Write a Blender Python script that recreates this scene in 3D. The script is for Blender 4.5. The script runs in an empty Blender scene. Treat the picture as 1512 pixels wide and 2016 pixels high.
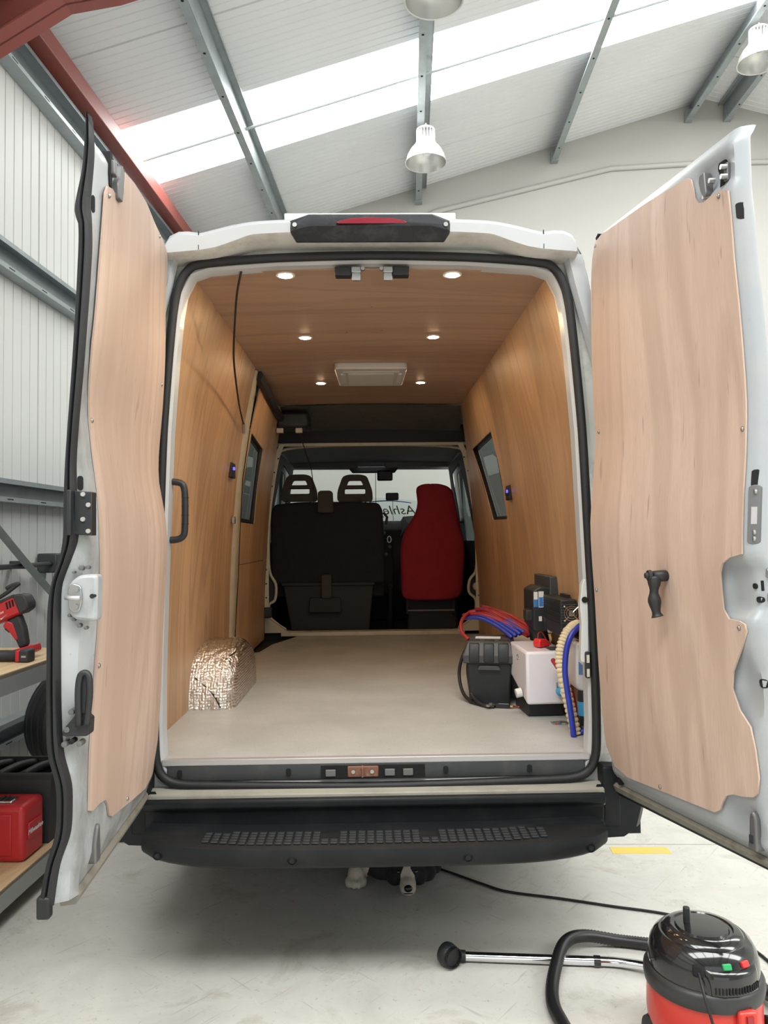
import bpy, bmesh, math, random
from mathutils import Vector, Matrix, geometry
random.seed(7)
PI = math.pi
scene = bpy.context.scene
COL = scene.collection

# ------------------------------------------------------------------ camera
cam_d = bpy.data.cameras.new('camera'); cam = bpy.data.objects.new('camera', cam_d); COL.objects.link(cam)
cam_d.sensor_fit = 'VERTICAL'; cam_d.sensor_height = 36.0; cam_d.lens = 36.0*1514/2016
cam_d.clip_start = 0.05; cam_d.clip_end = 100
CAMX, CAMY, CAMZ = -0.017, -2.78, 1.47
cam_right = Vector((0.99978, -0.01812, -0.01066)).normalized()
cam_fwd = Vector((0.01848, 0.99919, 0.03569)).normalized()
cam_up = cam_right.cross(cam_fwd).normalized(); cam_right = cam_fwd.cross(cam_up).normalized()
cam.matrix_world = Matrix(((cam_right.x, cam_up.x, -cam_fwd.x, CAMX), (cam_right.y, cam_up.y, -cam_fwd.y, CAMY),
                           (cam_right.z, cam_up.z, -cam_fwd.z, CAMZ), (0, 0, 0, 1)))
scene.camera = cam

# ------------------------------------------------------------------ world, exposure
SKYLIGHT = 9.6          # brightness of the translucent roof sheets
world = bpy.data.worlds.new('world'); scene.world = world; world.use_nodes = True
world.node_tree.nodes['Background'].inputs['Color'].default_value = (0.93, 0.97, 1.0, 1)
world.node_tree.nodes['Background'].inputs['Strength'].default_value = 1.0
scene.view_settings.view_transform = 'Standard'; scene.view_settings.look = 'None'
scene.view_settings.gamma = 1.0; scene.view_settings.use_curve_mapping = False
scene.view_settings.exposure = 0.50
scene.cycles.max_bounces = 5; scene.cycles.diffuse_bounces = 3; scene.cycles.glossy_bounces = 3; scene.cycles.transmission_bounces = 4
scene.cycles.transparent_max_bounces = 6; scene.cycles.caustics_reflective = False; scene.cycles.caustics_refractive = False

# building frame: x across, y along the hall, origin under the camera, turned 2.9 degrees from the van
TH = -math.atan(77/1514.0)
B_Y0, B_Y1, B_XL, B_RIDGE, B_XR = -7.0, 9.1, -2.5, 3.6, 9.7
RIDGE_Z, PITCH = 6.665, 0.283
def roof_z(x): return RIDGE_Z - PITCH*abs(x - B_RIDGE)
DOOR_X0, DOOR_X1, DOOR_H = -1.8, 5.0, 4.6
def to_world(x, y, z):
    c, s = math.cos(TH), math.sin(TH)
    return Vector((c*x - s*y + CAMX, s*x + c*y + CAMY, z))
# ------------------------------------------------------------------ materials
def _mat(name):
    m = bpy.data.materials.new(name); m.use_nodes = True
    nt = m.node_tree; return m, nt, nt.nodes['Principled BSDF']
def N(nt, t, **kw):
    n = nt.nodes.new(t)
    for k, v in kw.items():
        if k.startswith('i_'):
            key = k[2:].replace('_', ' ')
            n.inputs[key].default_value = v
        else: setattr(n, k, v)
    return n
def ramp(nt, fac, stops):
    r = nt.nodes.new('ShaderNodeValToRGB'); nt.links.new(fac, r.inputs[0])
    cr = r.color_ramp
    while len(cr.elements) < len(stops): cr.elements.new(0.5)
    for e, (p, c) in zip(cr.elements, stops):
        e.position = p; e.color = (c[0], c[1], c[2], 1) if not isinstance(c, (int, float)) else (c, c, c, 1)
    return r.outputs[0]
def mix(nt, fac, a, b, mode='MIX'):
    n = nt.nodes.new('ShaderNodeMix'); n.data_type = 'RGBA'; n.blend_type = mode
    for sock, val in ((n.inputs[0], fac), (n.inputs[6], a), (n.inputs[7], b)):
        if hasattr(val, 'is_linked') or hasattr(val, 'links'): nt.links.new(val, sock)
        elif isinstance(val, (int, float)): sock.default_value = val
        else: sock.default_value = (val[0], val[1], val[2], 1)
    return n.outputs[2]
def coords(nt, scale=(1, 1, 1), kind='Object', rot=(0, 0, 0)):
    tc = nt.nodes.new('ShaderNodeTexCoord'); mp = nt.nodes.new('ShaderNodeMapping')
    if any(rot): mp.vector_type = 'TEXTURE'; scale = tuple(1.0/x for x in scale)      # turn first, then stretch
    mp.inputs['Scale'].default_value = scale; mp.inputs['Rotation'].default_value = rot
    nt.links.new(tc.outputs[kind], mp.inputs[0]); return mp.outputs[0]
def noise(nt, vec, scale, detail=4, rough=0.55, dist=0.0):
    n = nt.nodes.new('ShaderNodeTexNoise'); n.inputs['Scale'].default_value = scale; n.inputs['Detail'].default_value = detail
    n.inputs['Roughness'].default_value = rough; n.inputs['Distortion'].default_value = dist
    nt.links.new(vec, n.inputs['Vector']); return n.outputs['Fac']
def mth(nt, op, a, b=0.0):
    n = nt.nodes.new('ShaderNodeMath'); n.operation = op
    for i, v in enumerate((a, b)):
        if isinstance(v, (int, float)): n.inputs[i].default_value = v
        else: nt.links.new(v, n.inputs[i])
    return n.outputs[0]
def bump(nt, bsdf, height, strength=0.2, dist=0.01):
    b = nt.nodes.new('ShaderNodeBump'); b.inputs['Strength'].default_value = strength; b.inputs['Distance'].default_value = dist
    nt.links.new(height, b.inputs['Height']); nt.links.new(b.outputs[0], bsdf.inputs['Normal'])
def plain(name, col, rough=0.5, metal=0.0, var=0.08, scale=6.0, bmp=0.0, bscale=60, spec=0.5, coat=0.0):
    """one colour with faint procedural variation"""
    m, nt, b = _mat(name)
    v = coords(nt); f = noise(nt, v, scale, 5)
    c = mix(nt, f, [x*(1-var) for x in col], [min(1, x*(1+var)) for x in col])
    nt.links.new(c, b.inputs['Base Color'])
    b.inputs['Roughness'].default_value = rough; b.inputs['Metallic'].default_value = metal
    b.inputs['Specular IOR Level'].default_value = spec; b.inputs['Coat Weight'].default_value = coat
    if bmp: bump(nt, b, noise(nt, v, bscale, 3), bmp, 0.004)
    return m
def dirty(name, col, dirt, amount=0.5, scale=5.0, rough=0.4, spots=0.0, stretch=(1, 1, 1), start=0.50):
    """painted surface with blotches of grime"""
    m, nt, b = _mat(name); v = coords(nt, stretch)
    f = noise(nt, v, scale, 7, 0.65); f = ramp(nt, f, [(start, 0.0), (start+0.28, amount)])
    c = mix(nt, f, col, dirt)
    if spots:
        s = ramp(nt, noise(nt, v, scale*9, 4, 0.6), [(0.66, 0.0), (0.74, spots)])
        c = mix(nt, s, c, [x*0.55 for x in dirt])
    nt.links.new(c, b.inputs['Base Color']); b.inputs['Roughness'].default_value = rough
    return m
def plywood(name, c_light, c_dark, grain='z', seed=0.0, rough=0.5):
    m, nt, b = _mat(name)
    g = {'x': (0.085, 1, 1), 'y': (1, 0.085, 1), 'z': (1, 1, 0.085)}[grain]
    tc = nt.nodes.new('ShaderNodeTexCoord'); mp = nt.nodes.new('ShaderNodeMapping')
    mp.inputs['Location'].default_value = (seed, seed*0.7, seed*0.3); mp.inputs['Scale'].default_value = g
    nt.links.new(tc.outputs['Object'], mp.inputs[0]); v = mp.outputs[0]
    broad = noise(nt, v, 3.0, 1.5, 0.45, 0.5)
    rings = mth(nt, 'SINE', mth(nt, 'MULTIPLY', broad, 52.0))
    rings = ramp(nt, rings, [(0.30, 0.0), (0.95, 1.0)])
    streak = noise(nt, v, 26.0, 6, 0.6)
    fine = noise(nt, v, 190.0, 3, 0.6)
    t = mth(nt, 'ADD', mth(nt, 'MULTIPLY', broad, 0.75), mth(nt, 'MULTIPLY', streak, 0.35))
    c = ramp(nt, t, [(0.40, c_dark), (0.53, [(x+y)/2 for x, y in zip(c_light, c_dark)]), (0.66, c_light)])
    dk = [x*0.86 for x in c_dark]
    c = mix(nt, mth(nt, 'MULTIPLY', rings, 0.55), c, [x*0.94 for x in c_dark])
    c = mix(nt, ramp(nt, fine, [(0.35, 0.22), (0.6, 0.0)]), c, dk)
    fl = noise(nt, v, 60.0, 2, 0.5)
    c = mix(nt, ramp(nt, fl, [(0.67, 0.0), (0.74, 0.5)]), c, [x*0.55 for x in c_dark])
    nt.links.new(c, b.inputs['Base Color']); b.inputs['Roughness'].default_value = rough
    b.inputs['Specular IOR Level'].default_value = 0.35
    bump(nt, b, fine, 0.06, 0.002)
    return m
def emit(name, col, strength):
    m, nt, b = _mat(name); b.inputs['Base Color'].default_value = (*col, 1)
    b.inputs['Emission Color'].default_value = (*col, 1); b.inputs['Emission Strength'].default_value = strength
    return m
def concrete(name):
    m, nt, b = _mat(name); v = coords(nt)
    big = noise(nt, v, 0.55, 5, 0.6); mid = noise(nt, v, 3.5, 8, 0.7, 0.6); fine = noise(nt, v, 42, 5, 0.7)
    t = mth(nt, 'ADD', mth(nt, 'MULTIPLY', big, 0.5), mth(nt, 'MULTIPLY', mid, 0.5))
    c = ramp(nt, t, [(0.33, (0.48, 0.465, 0.42)), (0.5, (0.60, 0.585, 0.535)), (0.68, (0.68, 0.67, 0.625))])
    c = mix(nt, ramp(nt, mid, [(0.53, 0.0), (0.66, 0.6)]), c, (0.38, 0.345, 0.27))
    scr = noise(nt, coords(nt, (0.45, 9, 1), rot=(0, 0, 0.9)), 5.0, 3, 0.6)
    c = mix(nt, ramp(nt, scr, [(0.64, 0.0), (0.70, 0.40)]), c, (0.30, 0.27, 0.22))
    scr2 = noise(nt, coords(nt, (0.5, 9, 1), rot=(0, 0, -0.75)), 6.0, 3, 0.6)
    c = mix(nt, ramp(nt, scr2, [(0.65, 0.0), (0.71, 0.35)]), c, (0.27, 0.25, 0.21))
    c = mix(nt, ramp(nt, fine, [(0.60, 0.0), (0.72, 0.6)]), c, (0.22, 0.20, 0.17))
    nt.links.new(c, b.inputs['Base Color'])
    nt.links.new(ramp(nt, mid, [(0.3, 0.42), (0.7, 0.62)]), b.inputs['Roughness'])
    bump(nt, b, fine, 0.05, 0.003)
    return m

M = {}
M['wall_white'] = plain('wall_white', (0.47, 0.46, 0.43), 0.75, var=0.03, scale=1.5)
M['panel_white'] = plain('panel_white', (0.67, 0.675, 0.65), 0.55, var=0.03, scale=2.0)
M['roof_white'] = plain('roof_white', (0.80, 0.81, 0.82), 0.45, var=0.03, scale=1.0)
M['joint_dark'] = plain('joint_dark', (0.10, 0.10, 0.10), 0.8)
M['skylight'] = emit('skylight', (0.985, 1.0, 0.985), SKYLIGHT)
M['galv'] = plain('galv', (0.36, 0.40, 0.41), 0.42, 0.55, var=0.22, scale=9)
M['red_steel'] = dirty('red_steel', (0.29, 0.075, 0.06), (0.26, 0.12, 0.10), 0.5, 4, 0.5)
M['concrete'] = concrete('concrete')
M['yellow_paint'] = dirty('yellow_paint', (0.78, 0.55, 0.10), (0.5, 0.45, 0.35), 0.7, 14, 0.6)
M['lamp_alu'] = plain('lamp_alu', (0.72, 0.72, 0.70), 0.33, 0.85, var=0.05)
M['lamp_white'] = plain('lamp_white', (0.72, 0.72, 0.71), 0.4, 0.1)
M['black_plastic'] = plain('black_plastic', (0.018, 0.019, 0.021), 0.5, var=0.2, bmp=0.1, bscale=300)
M['black_gloss'] = plain('black_gloss', (0.010, 0.010, 0.012), 0.12, var=0.1, coat=0.6)
M['rubber'] = plain('rubber', (0.011, 0.0115, 0.013), 0.55, var=0.25, scale=20, bmp=0.15, bscale=90)
M['dark_hole'] = plain('dark_hole', (0.006, 0.006, 0.007), 0.9)
M['steel'] = plain('steel', (0.42, 0.42, 0.41), 0.35, 0.9, var=0.15)
M['chrome'] = plain('chrome', (0.80, 0.80, 0.82), 0.07, 1.0, var=0.02)
M['van_white'] = dirty('van_white', (0.49, 0.50, 0.51), (0.52, 0.51, 0.46), 0.35, 5, 0.28)
M['van_jamb'] = dirty('van_jamb', (0.66, 0.66, 0.62), (0.30, 0.28, 0.23), 0.75, 7, 0.45, 0.35)
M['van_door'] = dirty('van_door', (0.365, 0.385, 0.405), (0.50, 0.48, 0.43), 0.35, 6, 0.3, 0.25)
M['ply_door'] = plywood('ply_door', (0.64, 0.485, 0.40), (0.50, 0.36, 0.285), 'z', 3.1)
M['van_door_dirty'] = dirty('van_door_dirty', (0.42, 0.44, 0.45), (0.13, 0.125, 0.115), 0.85, 5.5, 0.4, 0.4, (1, 1, 0.5), 0.44)
M['casting'] = plain('casting', (0.17, 0.17, 0.17), 0.5, 0.5, var=0.2)
M['strip_grey'] = dirty('strip_grey', (0.24, 0.225, 0.19), (0.10, 0.09, 0.07), 0.8, 14, 0.6)
M['ply_wall'] = plywood('ply_wall', (0.62, 0.395, 0.225), (0.44, 0.265, 0.145), 'z', 8.3, 0.42)  # same plywood as the doors, warm lamplight put into the colour
M['ply_ceiling'] = plywood('ply_ceiling', (0.52, 0.35, 0.24), (0.40, 0.265, 0.18), 'x', 5.7, 0.45)
M['ply_edge'] = plain('ply_edge', (0.40, 0.27, 0.17), 0.6, var=0.2, scale=30)

# ------------------------------------------------------------------ mesh helpers
class MB:
    def __init__(s): s.v = []; s.f = []
    def add(s, vs, fs):
        o = len(s.v); s.v += [tuple(p) for p in vs]; s.f += [tuple(i+o for i in f) for f in fs]; return s
    def box(s, a, b):
        (x0, y0, z0), (x1, y1, z1) = a, b
        return s.add([(x0,y0,z0),(x1,y0,z0),(x1,y1,z0),(x0,y1,z0),(x0,y0,z1),(x1,y0,z1),(x1,y1,z1),(x0,y1,z1)],
                     [(0,3,2,1),(4,5,6,7),(0,1,5,4),(1,2,6,5),(2,3,7,6),(3,0,4,7)])
    def obox(s, c, size, rot=(0, 0, 0)):
        from mathutils import Euler
        R = Euler(rot).to_matrix(); h = [x/2 for x in size]; c = Vector(c)
        vs = [c + R @ Vector((sx*h[0], sy*h[1], sz*h[2])) for sx, sy, sz in
              ((-1,-1,-1),(1,-1,-1),(1,1,-1),(-1,1,-1),(-1,-1,1),(1,-1,1),(1,1,1),(-1,1,1))]
        return s.add(vs, [(0,3,2,1),(4,5,6,7),(0,1,5,4),(1,2,6,5),(2,3,7,6),(3,0,4,7)])
    def prism(s, poly, axis, a0, a1):
        """poly: 2D outline; axis 'x': (y,z), 'y': (x,z), 'z': (x,y)"""
        def p3(p, a): return {'x': (a, p[0], p[1]), 'y': (p[0], a, p[1]), 'z': (p[0], p[1], a)}[axis]
        n = len(poly); vs = [p3(p, a0) for p in poly] + [p3(p, a1) for p in poly]
        fs = [tuple(range(n))[::-1], tuple(range(n, 2*n))] + [(i, (i+1) % n, n+(i+1) % n, n+i) for i in range(n)]
        return s.add(vs, fs)
    def loft(s, loops, closed=True, cap0=False, cap1=False):
        n = len(loops[0]); vs = [p for L in loops for p in L]; fs = []
        for k in range(len(loops)-1):
            for i in range(n if closed else n-1):
                j = (i+1) % n; fs.append((k*n+i, k*n+j, (k+1)*n+j, (k+1)*n+i))
        if cap0: fs.append(tuple(range(n))[::-1])
        if cap1: fs.append(tuple(range((len(loops)-1)*n, len(loops)*n)))
        return s.add(vs, fs)
    def tube(s, path, r, n=8, closed=False, caps=True, rads=None):
        P = [Vector(p) for p in path]; m = len(P); loops = []; prev = None
        for i in range(m):
            if closed: t = P[(i+1) % m] - P[i-1]
            else: t = P[min(i+1, m-1)] - P[max(i-1, 0)]
            t.normalize()
            if prev is None:
                a = Vector((0, 0, 1)) if abs(t.z) < 0.9 else Vector((1, 0, 0)); u = t.cross(a).normalized()
            else:
                u = prev - t*prev.dot(t)
                u = u.normalized() if u.length > 1e-6 else t.orthogonal().normalized()
            w = t.cross(u); prev = u; rr = rads[i] if rads else r
            loops.append([P[i] + (u*math.cos(k*2*PI/n) + w*math.sin(k*2*PI/n))*rr for k in range(n)])
        if closed: loops.append(loops[0]); return s.loft(loops)
        return s.loft(loops, True, caps, caps)
    def lathe(s, prof, c=(0, 0, 0), n=24, axis='z', sx=1.0, sy=1.0):
        """prof: list of (radius, height)"""
        loops = []
        for r, h in prof:
            L = []
            for k in range(n):
                a = k*2*PI/n; x, y = r*math.cos(a)*sx, r*math.sin(a)*sy
                q = {'z': (x, y, h), 'y': (x, h, -y), 'x': (h, x, y)}[axis]
                L.append((c[0]+q[0], c[1]+q[1], c[2]+q[2]))
            loops.append(L)
        return s.loft(loops, True, prof[0][0] > 1e-5, prof[-1][0] > 1e-5)
    def xform(s, mat):
        s.v = [tuple(mat @ Vector(p)) for p in s.v]; return s
    def mesh(s, name, smooth=False, recalc=True):
        me = bpy.data.meshes.new(name); me.from_pydata([tuple(p) for p in s.v], [], s.f); me.update()
        if recalc:
            bm = bmesh.new(); bm.from_mesh(me); bmesh.ops.remove_doubles(bm, verts=bm.verts, dist=1e-6)
            bmesh.ops.recalc_face_normals(bm, faces=bm.faces); bm.to_mesh(me); bm.free()
        if smooth:
            for p in me.polygons: p.use_smooth = True
        return me
    def build(s, name, mat, parent=None, smooth=False, bevel=0.0, bseg=2, auto=None, recalc=True, loc=None, rot=None, subd=0):
        me = s.mesh(name, smooth or auto is not None, recalc)
        o = bpy.data.objects.new(name, me); COL.objects.link(o)
        me.materials.append(M[mat] if isinstance(mat, str) else mat)
        if parent is not None: o.parent = parent
        if loc: o.location = loc
        if rot: o.rotation_euler = rot
        if bevel:
            md = o.modifiers.new('bevel', 'BEVEL'); md.width = bevel; md.segments = bseg; md.limit_method = 'ANGLE'; md.angle_limit = math.radians(40)
            for p in me.polygons: p.use_smooth = True
            me.set_sharp_from_angle(angle=math.radians(50))
        if auto is not None: me.set_sharp_from_angle(angle=math.radians(auto))
        if subd:
            md = o.modifiers.new('sub', 'SUBSURF'); md.levels = subd; md.render_levels = subd
        return o
def tag(o, label, cat=None, group=None, kind=None):
    o['label'] = label
    if cat: o['category'] = cat
    if group: o['group'] = group
    if kind: o['kind'] = kind
    return o
def empty(name, loc=(0, 0, 0), rz=0.0, parent=None):
    o = bpy.data.objects.new(name, None); COL.objects.link(o); o.location = loc; o.rotation_euler = (0, 0, rz)
    o.empty_display_size = 0.1
    if parent: o.parent = parent
    return o
def share(name, src, parent, loc=(0, 0, 0), rot=(0, 0, 0)):
    o = src.copy(); o.name = name; COL.objects.link(o); o.parent = parent; o.location = loc; o.rotation_euler = rot; return o
def smooth_path(pts, k=6, closed=False):
    """Catmull-Rom through the points"""
    P = [Vector(p) for p in pts]; n = len(P); out = []
    for i in range(n if closed else n-1):
        if closed: a, b, c, d = P[i-1], P[i], P[(i+1) % n], P[(i+2) % n]
        else: a, b, c, d = P[max(i-1, 0)], P[i], P[i+1], P[min(i+2, n-1)]
        for j in range(k):
            t = j/k
            out.append(0.5*((2*b) + (c-a)*t + (2*a-5*b+4*c-d)*t*t + (3*b-a-3*c+d)*t**3))
    if not closed: out.append(P[-1])
    return out
def lerp_tab(tab, x):
    if x <= tab[0][0]: return tab[0][1]
    for (a, fa), (b, fb) in zip(tab, tab[1:]):
        if x <= b: return fa + (fb-fa)*(x-a)/(b-a)
    return tab[-1][1]
def smooth_tab(tab, x):
    if x <= tab[0][0]: return tab[0][1]
    if x >= tab[-1][0]: return tab[-1][1]
    for i in range(len(tab)-1):
        if x <= tab[i+1][0]:
            (x1, y1), (x2, y2) = tab[i], tab[i+1]; x0, y0 = tab[max(i-1, 0)]; x3, y3 = tab[min(i+2, len(tab)-1)]
            h = x2-x1; t = (x-x1)/h
            m1 = (y2-y0)/(x2-x0); m2 = (y3-y1)/(x3-x1)
            return (2*t**3-3*t*t+1)*y1 + (t**3-2*t*t+t)*h*m1 + (-2*t**3+3*t*t)*y2 + (t**3-t*t)*h*m2
def inside(p, poly):
    x, y = p; r = False; n = len(poly)
    for i in range(n):
        (x1, y1), (x2, y2) = poly[i], poly[i-1]
        if (y1 > y) != (y2 > y) and x < (x2-x1)*(y-y1)/(y2-y1)+x1: r = not r
    return r
def round_poly(poly, r, k=4):
    """round the corners of a 2D polygon"""
    out = []; n = len(poly)
    for i in range(n):
        p0, p1, p2 = Vector(poly[i-1]), Vector(poly[i]), Vector(poly[(i+1) % n])
        a, b = p0-p1, p2-p1; d = min(r, a.length*0.45, b.length*0.45)
        s, e = p1+a.normalized()*d, p1+b.normalized()*d
        for j in range(k+1):
            t = j/k; out.append(tuple(s*(1-t)**2 + p1*2*t*(1-t) + e*t*t))
    return out
def sheet(outline, holes, fn, thick, step_a, step_b):
    """triangulated plate over a 2D outline with holes; fn(a, b, n) gives the 3D point at normal offset n"""
    polys = [outline] + holes; V = []; E_ = []
    for poly in polys:
        o = len(V); q = []
        for i in range(len(poly)):
            p, r = Vector(poly[i]), Vector(poly[(i+1) % len(poly)])
            k = max(1, int(math.ceil(max(abs(r.x-p.x)/step_a, abs(r.y-p.y)/step_b))))
            for j in range(k): q.append(p.lerp(r, j/k))
        V += q; E_ += [(o+i, o+(i+1) % len(q)) for i in range(len(q))]
    nb = len(V)
    a0, a1 = min(p[0] for p in outline), max(p[0] for p in outline); b0, b1 = min(p[1] for p in outline), max(p[1] for p in outline)
    na, nbb = max(1, round((a1-a0)/step_a)), max(1, round((b1-b0)/step_b))
    for i in range(1, na):
        for j in range(1, nbb):
            p = (a0+(a1-a0)*i/na, b0+(b1-b0)*j/nbb)
            if inside(p, outline) and not any(inside(p, h) for h in holes): V.append(Vector(p))
    ov, oe, of, _, _, _ = geometry.delaunay_2d_cdt(V, E_, [], 0, 1e-6)
    tris = []
    for f in of:
        c = sum((ov[i] for i in f), Vector((0, 0)))/len(f)
        if inside(c, outline) and not any(inside(c, h) for h in holes): tris.append(tuple(f))
    n = len(ov); mb = MB()
    vs = [fn(p[0], p[1], 0.0) for p in ov] + [fn(p[0], p[1], thick) for p in ov]
    fs = list(tris) + [tuple(i+n for i in reversed(t)) for t in tris]
    cnt = {}
    for t in tris:
        for i in range(3):
            e = (t[i], t[(i+1) % 3]); cnt[frozenset(e)] = cnt.get(frozenset(e), []) + [e]
    for k, es in cnt.items():
        if len(es) == 1: a, b = es[0]; fs.append((b, a, a+n, b+n))
    return mb.add(vs, fs)
# ================================================================== the hall
BLOC = (CAMX, CAMY, 0.0)
def bempty(name): return empty(name, BLOC, TH)
# floor: concrete slabs with recessed joints
fl = bempty('floor'); tag(fl, 'scuffed pale grey concrete floor of the workshop', None, None, 'structure')
MB().box((B_XL, B_Y0-6, -0.25), (B_XR, B_Y1, -0.022)).build('joint_bed', 'joint_dark', fl)
gx = [B_XL, 4.4, B_XR]; gy = [B_Y0-6, -5.0, -0.42, 3.77, B_Y1]
for i in range(len(gx)-1):
    for j in range(len(gy)-1):
        g = 0.0035
        MB().box((gx[i]+g, gy[j]+g, -0.14), (gx[i+1]-g, gy[j+1]-g, 0.0)).build('floor_slab', 'concrete', fl)
MB().box((0.93, 3.66, 0.0), (1.20, 3.735, 0.0012)).build('painted_line', 'yellow_paint', fl)['label'] = 'worn yellow painted line on the concrete'

# left wall of ribbed sheet panels
def ribbed(length, height, pitch_n, depth=0.012, w=0.012):
    """panel in the (u along, v up) plane, front at n=0, grooves going back"""
    us = [0.0]; ns = [-depth*2.2]
    us.append(0.006); ns.append(0.0)
    p = length/pitch_n
    for i in range(1, pitch_n):
        c = i*p
        us += [c-w*0.5, c-w*0.15, c+w*0.15, c+w*0.5]; ns += [0.0, -depth, -depth, 0.0]
    us += [length-0.006, length]; ns += [0.0, -depth*2.2]
    return us, ns
wl = bempty('wall_left'); tag(wl, 'white ribbed sheet panel wall on the left of the workshop', None, None, 'structure')
MB().box((B_XL-0.12, B_Y0, 0), (B_XL-0.03, B_Y1, 4.98)).build('wall_backing', 'joint_dark', wl)
us, ns = ribbed(0.993, 1.0, 9)
pan = None; y = B_Y0 + 0.1
while y < B_Y1:
    L = 1.0
    if pan is None:
        mb = MB(); vs = []
        for u, n in zip(us, ns): vs += [(n, u, 0.0), (n, u, 4.95)]
        mb.add(vs, [(2*i, 2*i+2, 2*i+3, 2*i+1) for i in range(len(us)-1)])
        pan = mb.build('wall_panel', 'panel_white', wl, recalc=False, loc=(B_XL, y, 0))
    else: share('wall_panel', pan, wl, (B_XL, y, 0))
    y += 1.0

# gable wall at the back, right wall, and the front wall with its open roller door
gab = [(B_XL-0.1, 0), (B_XR+0.1, 0), (B_XR+0.1, roof_z(B_XR)+0.02), (B_RIDGE, RIDGE_Z+0.05), (B_XL-0.1, roof_z(B_XL)+0.02)]
def bstruct(mb, name, mat, label, **kw):
    o = mb.build(name, mat, None, loc=BLOC, rot=(0, 0, TH), **kw); return tag(o, label, None, None, 'structure')
bstruct(MB().prism(gab, 'y', B_Y1, B_Y1+0.15), 'wall_back', 'wall_white', 'smooth cream painted gable wall behind the van')
bstruct(MB().box((B_XR, B_Y0, 0), (B_XR+0.12, B_Y1, roof_z(B_XR)+0.1)), 'wall_right', 'panel_white', 'white panel wall on the far right of the workshop')
fw = MB()
fw.prism([(B_XL-0.1, 0), (DOOR_X0, 0), (DOOR_X0, roof_z(DOOR_X0)), (B_XL-0.1, roof_z(B_XL))], 'y', B_Y0-0.15, B_Y0)
fw.prism([(DOOR_X1, 0), (B_XR+0.1, 0), (B_XR+0.1, roof_z(B_XR)), (DOOR_X1, roof_z(DOOR_X1))], 'y', B_Y0-0.15, B_Y0)
fw.prism([(DOOR_X0, DOOR_H), (DOOR_X1, DOOR_H), (DOOR_X1, roof_z(DOOR_X1)), (B_RIDGE, RIDGE_Z), (DOOR_X0, roof_z(DOOR_X0))], 'y', B_Y0-0.15, B_Y0)
bstruct(fw, 'wall_front', 'wall_white', 'white wall with the open roller door behind the photographer')
# painted strip on the gable wall
tr = MB().tube([(-0.5, B_Y1-0.012, 4.92), (0.35, B_Y1-0.012, 5.38), (2.45, B_Y1-0.012, 5.85), (3.55, B_Y1-0.012, 5.89), (7.0, B_Y1-0.012, 5.86)], 0.032, 6)
bstruct(tr, 'trim_1', 'wall_white', 'raised cream conduit strip bent across the gable wall', smooth=True)

# roof: ribbed panels running up the slope, translucent strips between them
ce = bempty('ceiling'); tag(ce, 'pitched roof of white ribbed panels with skylight strips', None, None, 'structure')
PW = 0.972; SKY0 = 6.345
for side in (-1, 1):
    x0 = B_XL-0.12 if side < 0 else B_XR+0.12
    us, ns = ribbed(PW-0.008, 1, 12, 0.006, 0.014)
    src = None; k = -14
    while True:
        y0 = SKY0 + k*PW
        if y0 > B_Y1: break
        if y0 + PW < B_Y0: k += 1; continue
        sky = k in (0, -7, -8)
        if sky:
            za, zb = roof_z(x0), RIDGE_Z
            mb = MB().add([(x0, y0, za), (x0, y0+PW, za), (B_RIDGE, y0+PW, zb), (B_RIDGE, y0, zb)], [(0, 1, 2, 3)])
            o = mb.build('skylight_panel', 'skylight', ce, recalc=False); o['label'] = 'bright translucent skylight strip'
        elif src is None:
            mb = MB(); vs = []
            for u, n in zip(us, ns): vs += [(x0, u, roof_z(x0)-n), (B_RIDGE, u, RIDGE_Z-n)]
            mb.add(vs, [(2*i, 2*i+1, 2*i+3, 2*i+2) for i in range(len(us)-1)])
            src = mb.build('roof_panel', 'roof_white', ce, recalc=False, loc=(0, y0, 0))
        else: share('roof_panel', src, ce, (0, y0, 0))
        k += 1
top = MB().prism([(B_XL-0.2, roof_z(B_XL)+0.03), (B_RIDGE, RIDGE_Z+0.08), (B_XR+0.2, roof_z(B_XR)+0.03), (B_XR+0.2, roof_z(B_XR)+0.10), (B_RIDGE, RIDGE_Z+0.16), (B_XL-0.2, roof_z(B_XL)+0.10)], 'y', B_Y0-0.1, B_Y1+0.1)
top.build('roof_deck', 'joint_dark', ce)

# purlins along the hall
def purlin(x, flip, label):
    zt = roof_z(x) - 0.012; d = 0.20; w = 0.065*flip; t = 0.004
    mb = MB()
    prof = [(0, 0), (w, 0.0), (w, -0.018), (w-0.004*flip, -0.018), (w-0.004*flip, -t), (0.004*flip, -t), (0.004*flip, -d+t), (-w+0.004*flip, -d+t), (-w+0.004*flip, -d+0.018), (-w, -d+0.018), (-w, -d), (0, -d)]
    mb.prism([(x+a, zt+b) for a, b in prof], 'y', B_Y0+0.02, B_Y1-0.005)
    o = mb.build('roof_purlin', 'galv', None, loc=BLOC, rot=(0, 0, TH)); tag(o, label, 'purlin', 'galvanised roof purlins')
    # bolt holes in the lower flange and web, cleat at the wall
    for yy in [B_Y1-0.35-0.55*i for i in range(9)]:
        MB().lathe([(0.0, 0), (0.011, 0), (0.011, 0.003)], (x-w*0.5, yy, zt-d-0.002), 8).build('bolt_hole', 'dark_hole', o)
    MB().box((min(x-w*1.1, x+0.012*flip), B_Y1-0.10, zt-d-0.012), (max(x-w*1.1, x+0.012*flip), B_Y1, zt-d+0.11)).build('cleat', 'galv', o)
    return o
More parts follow.
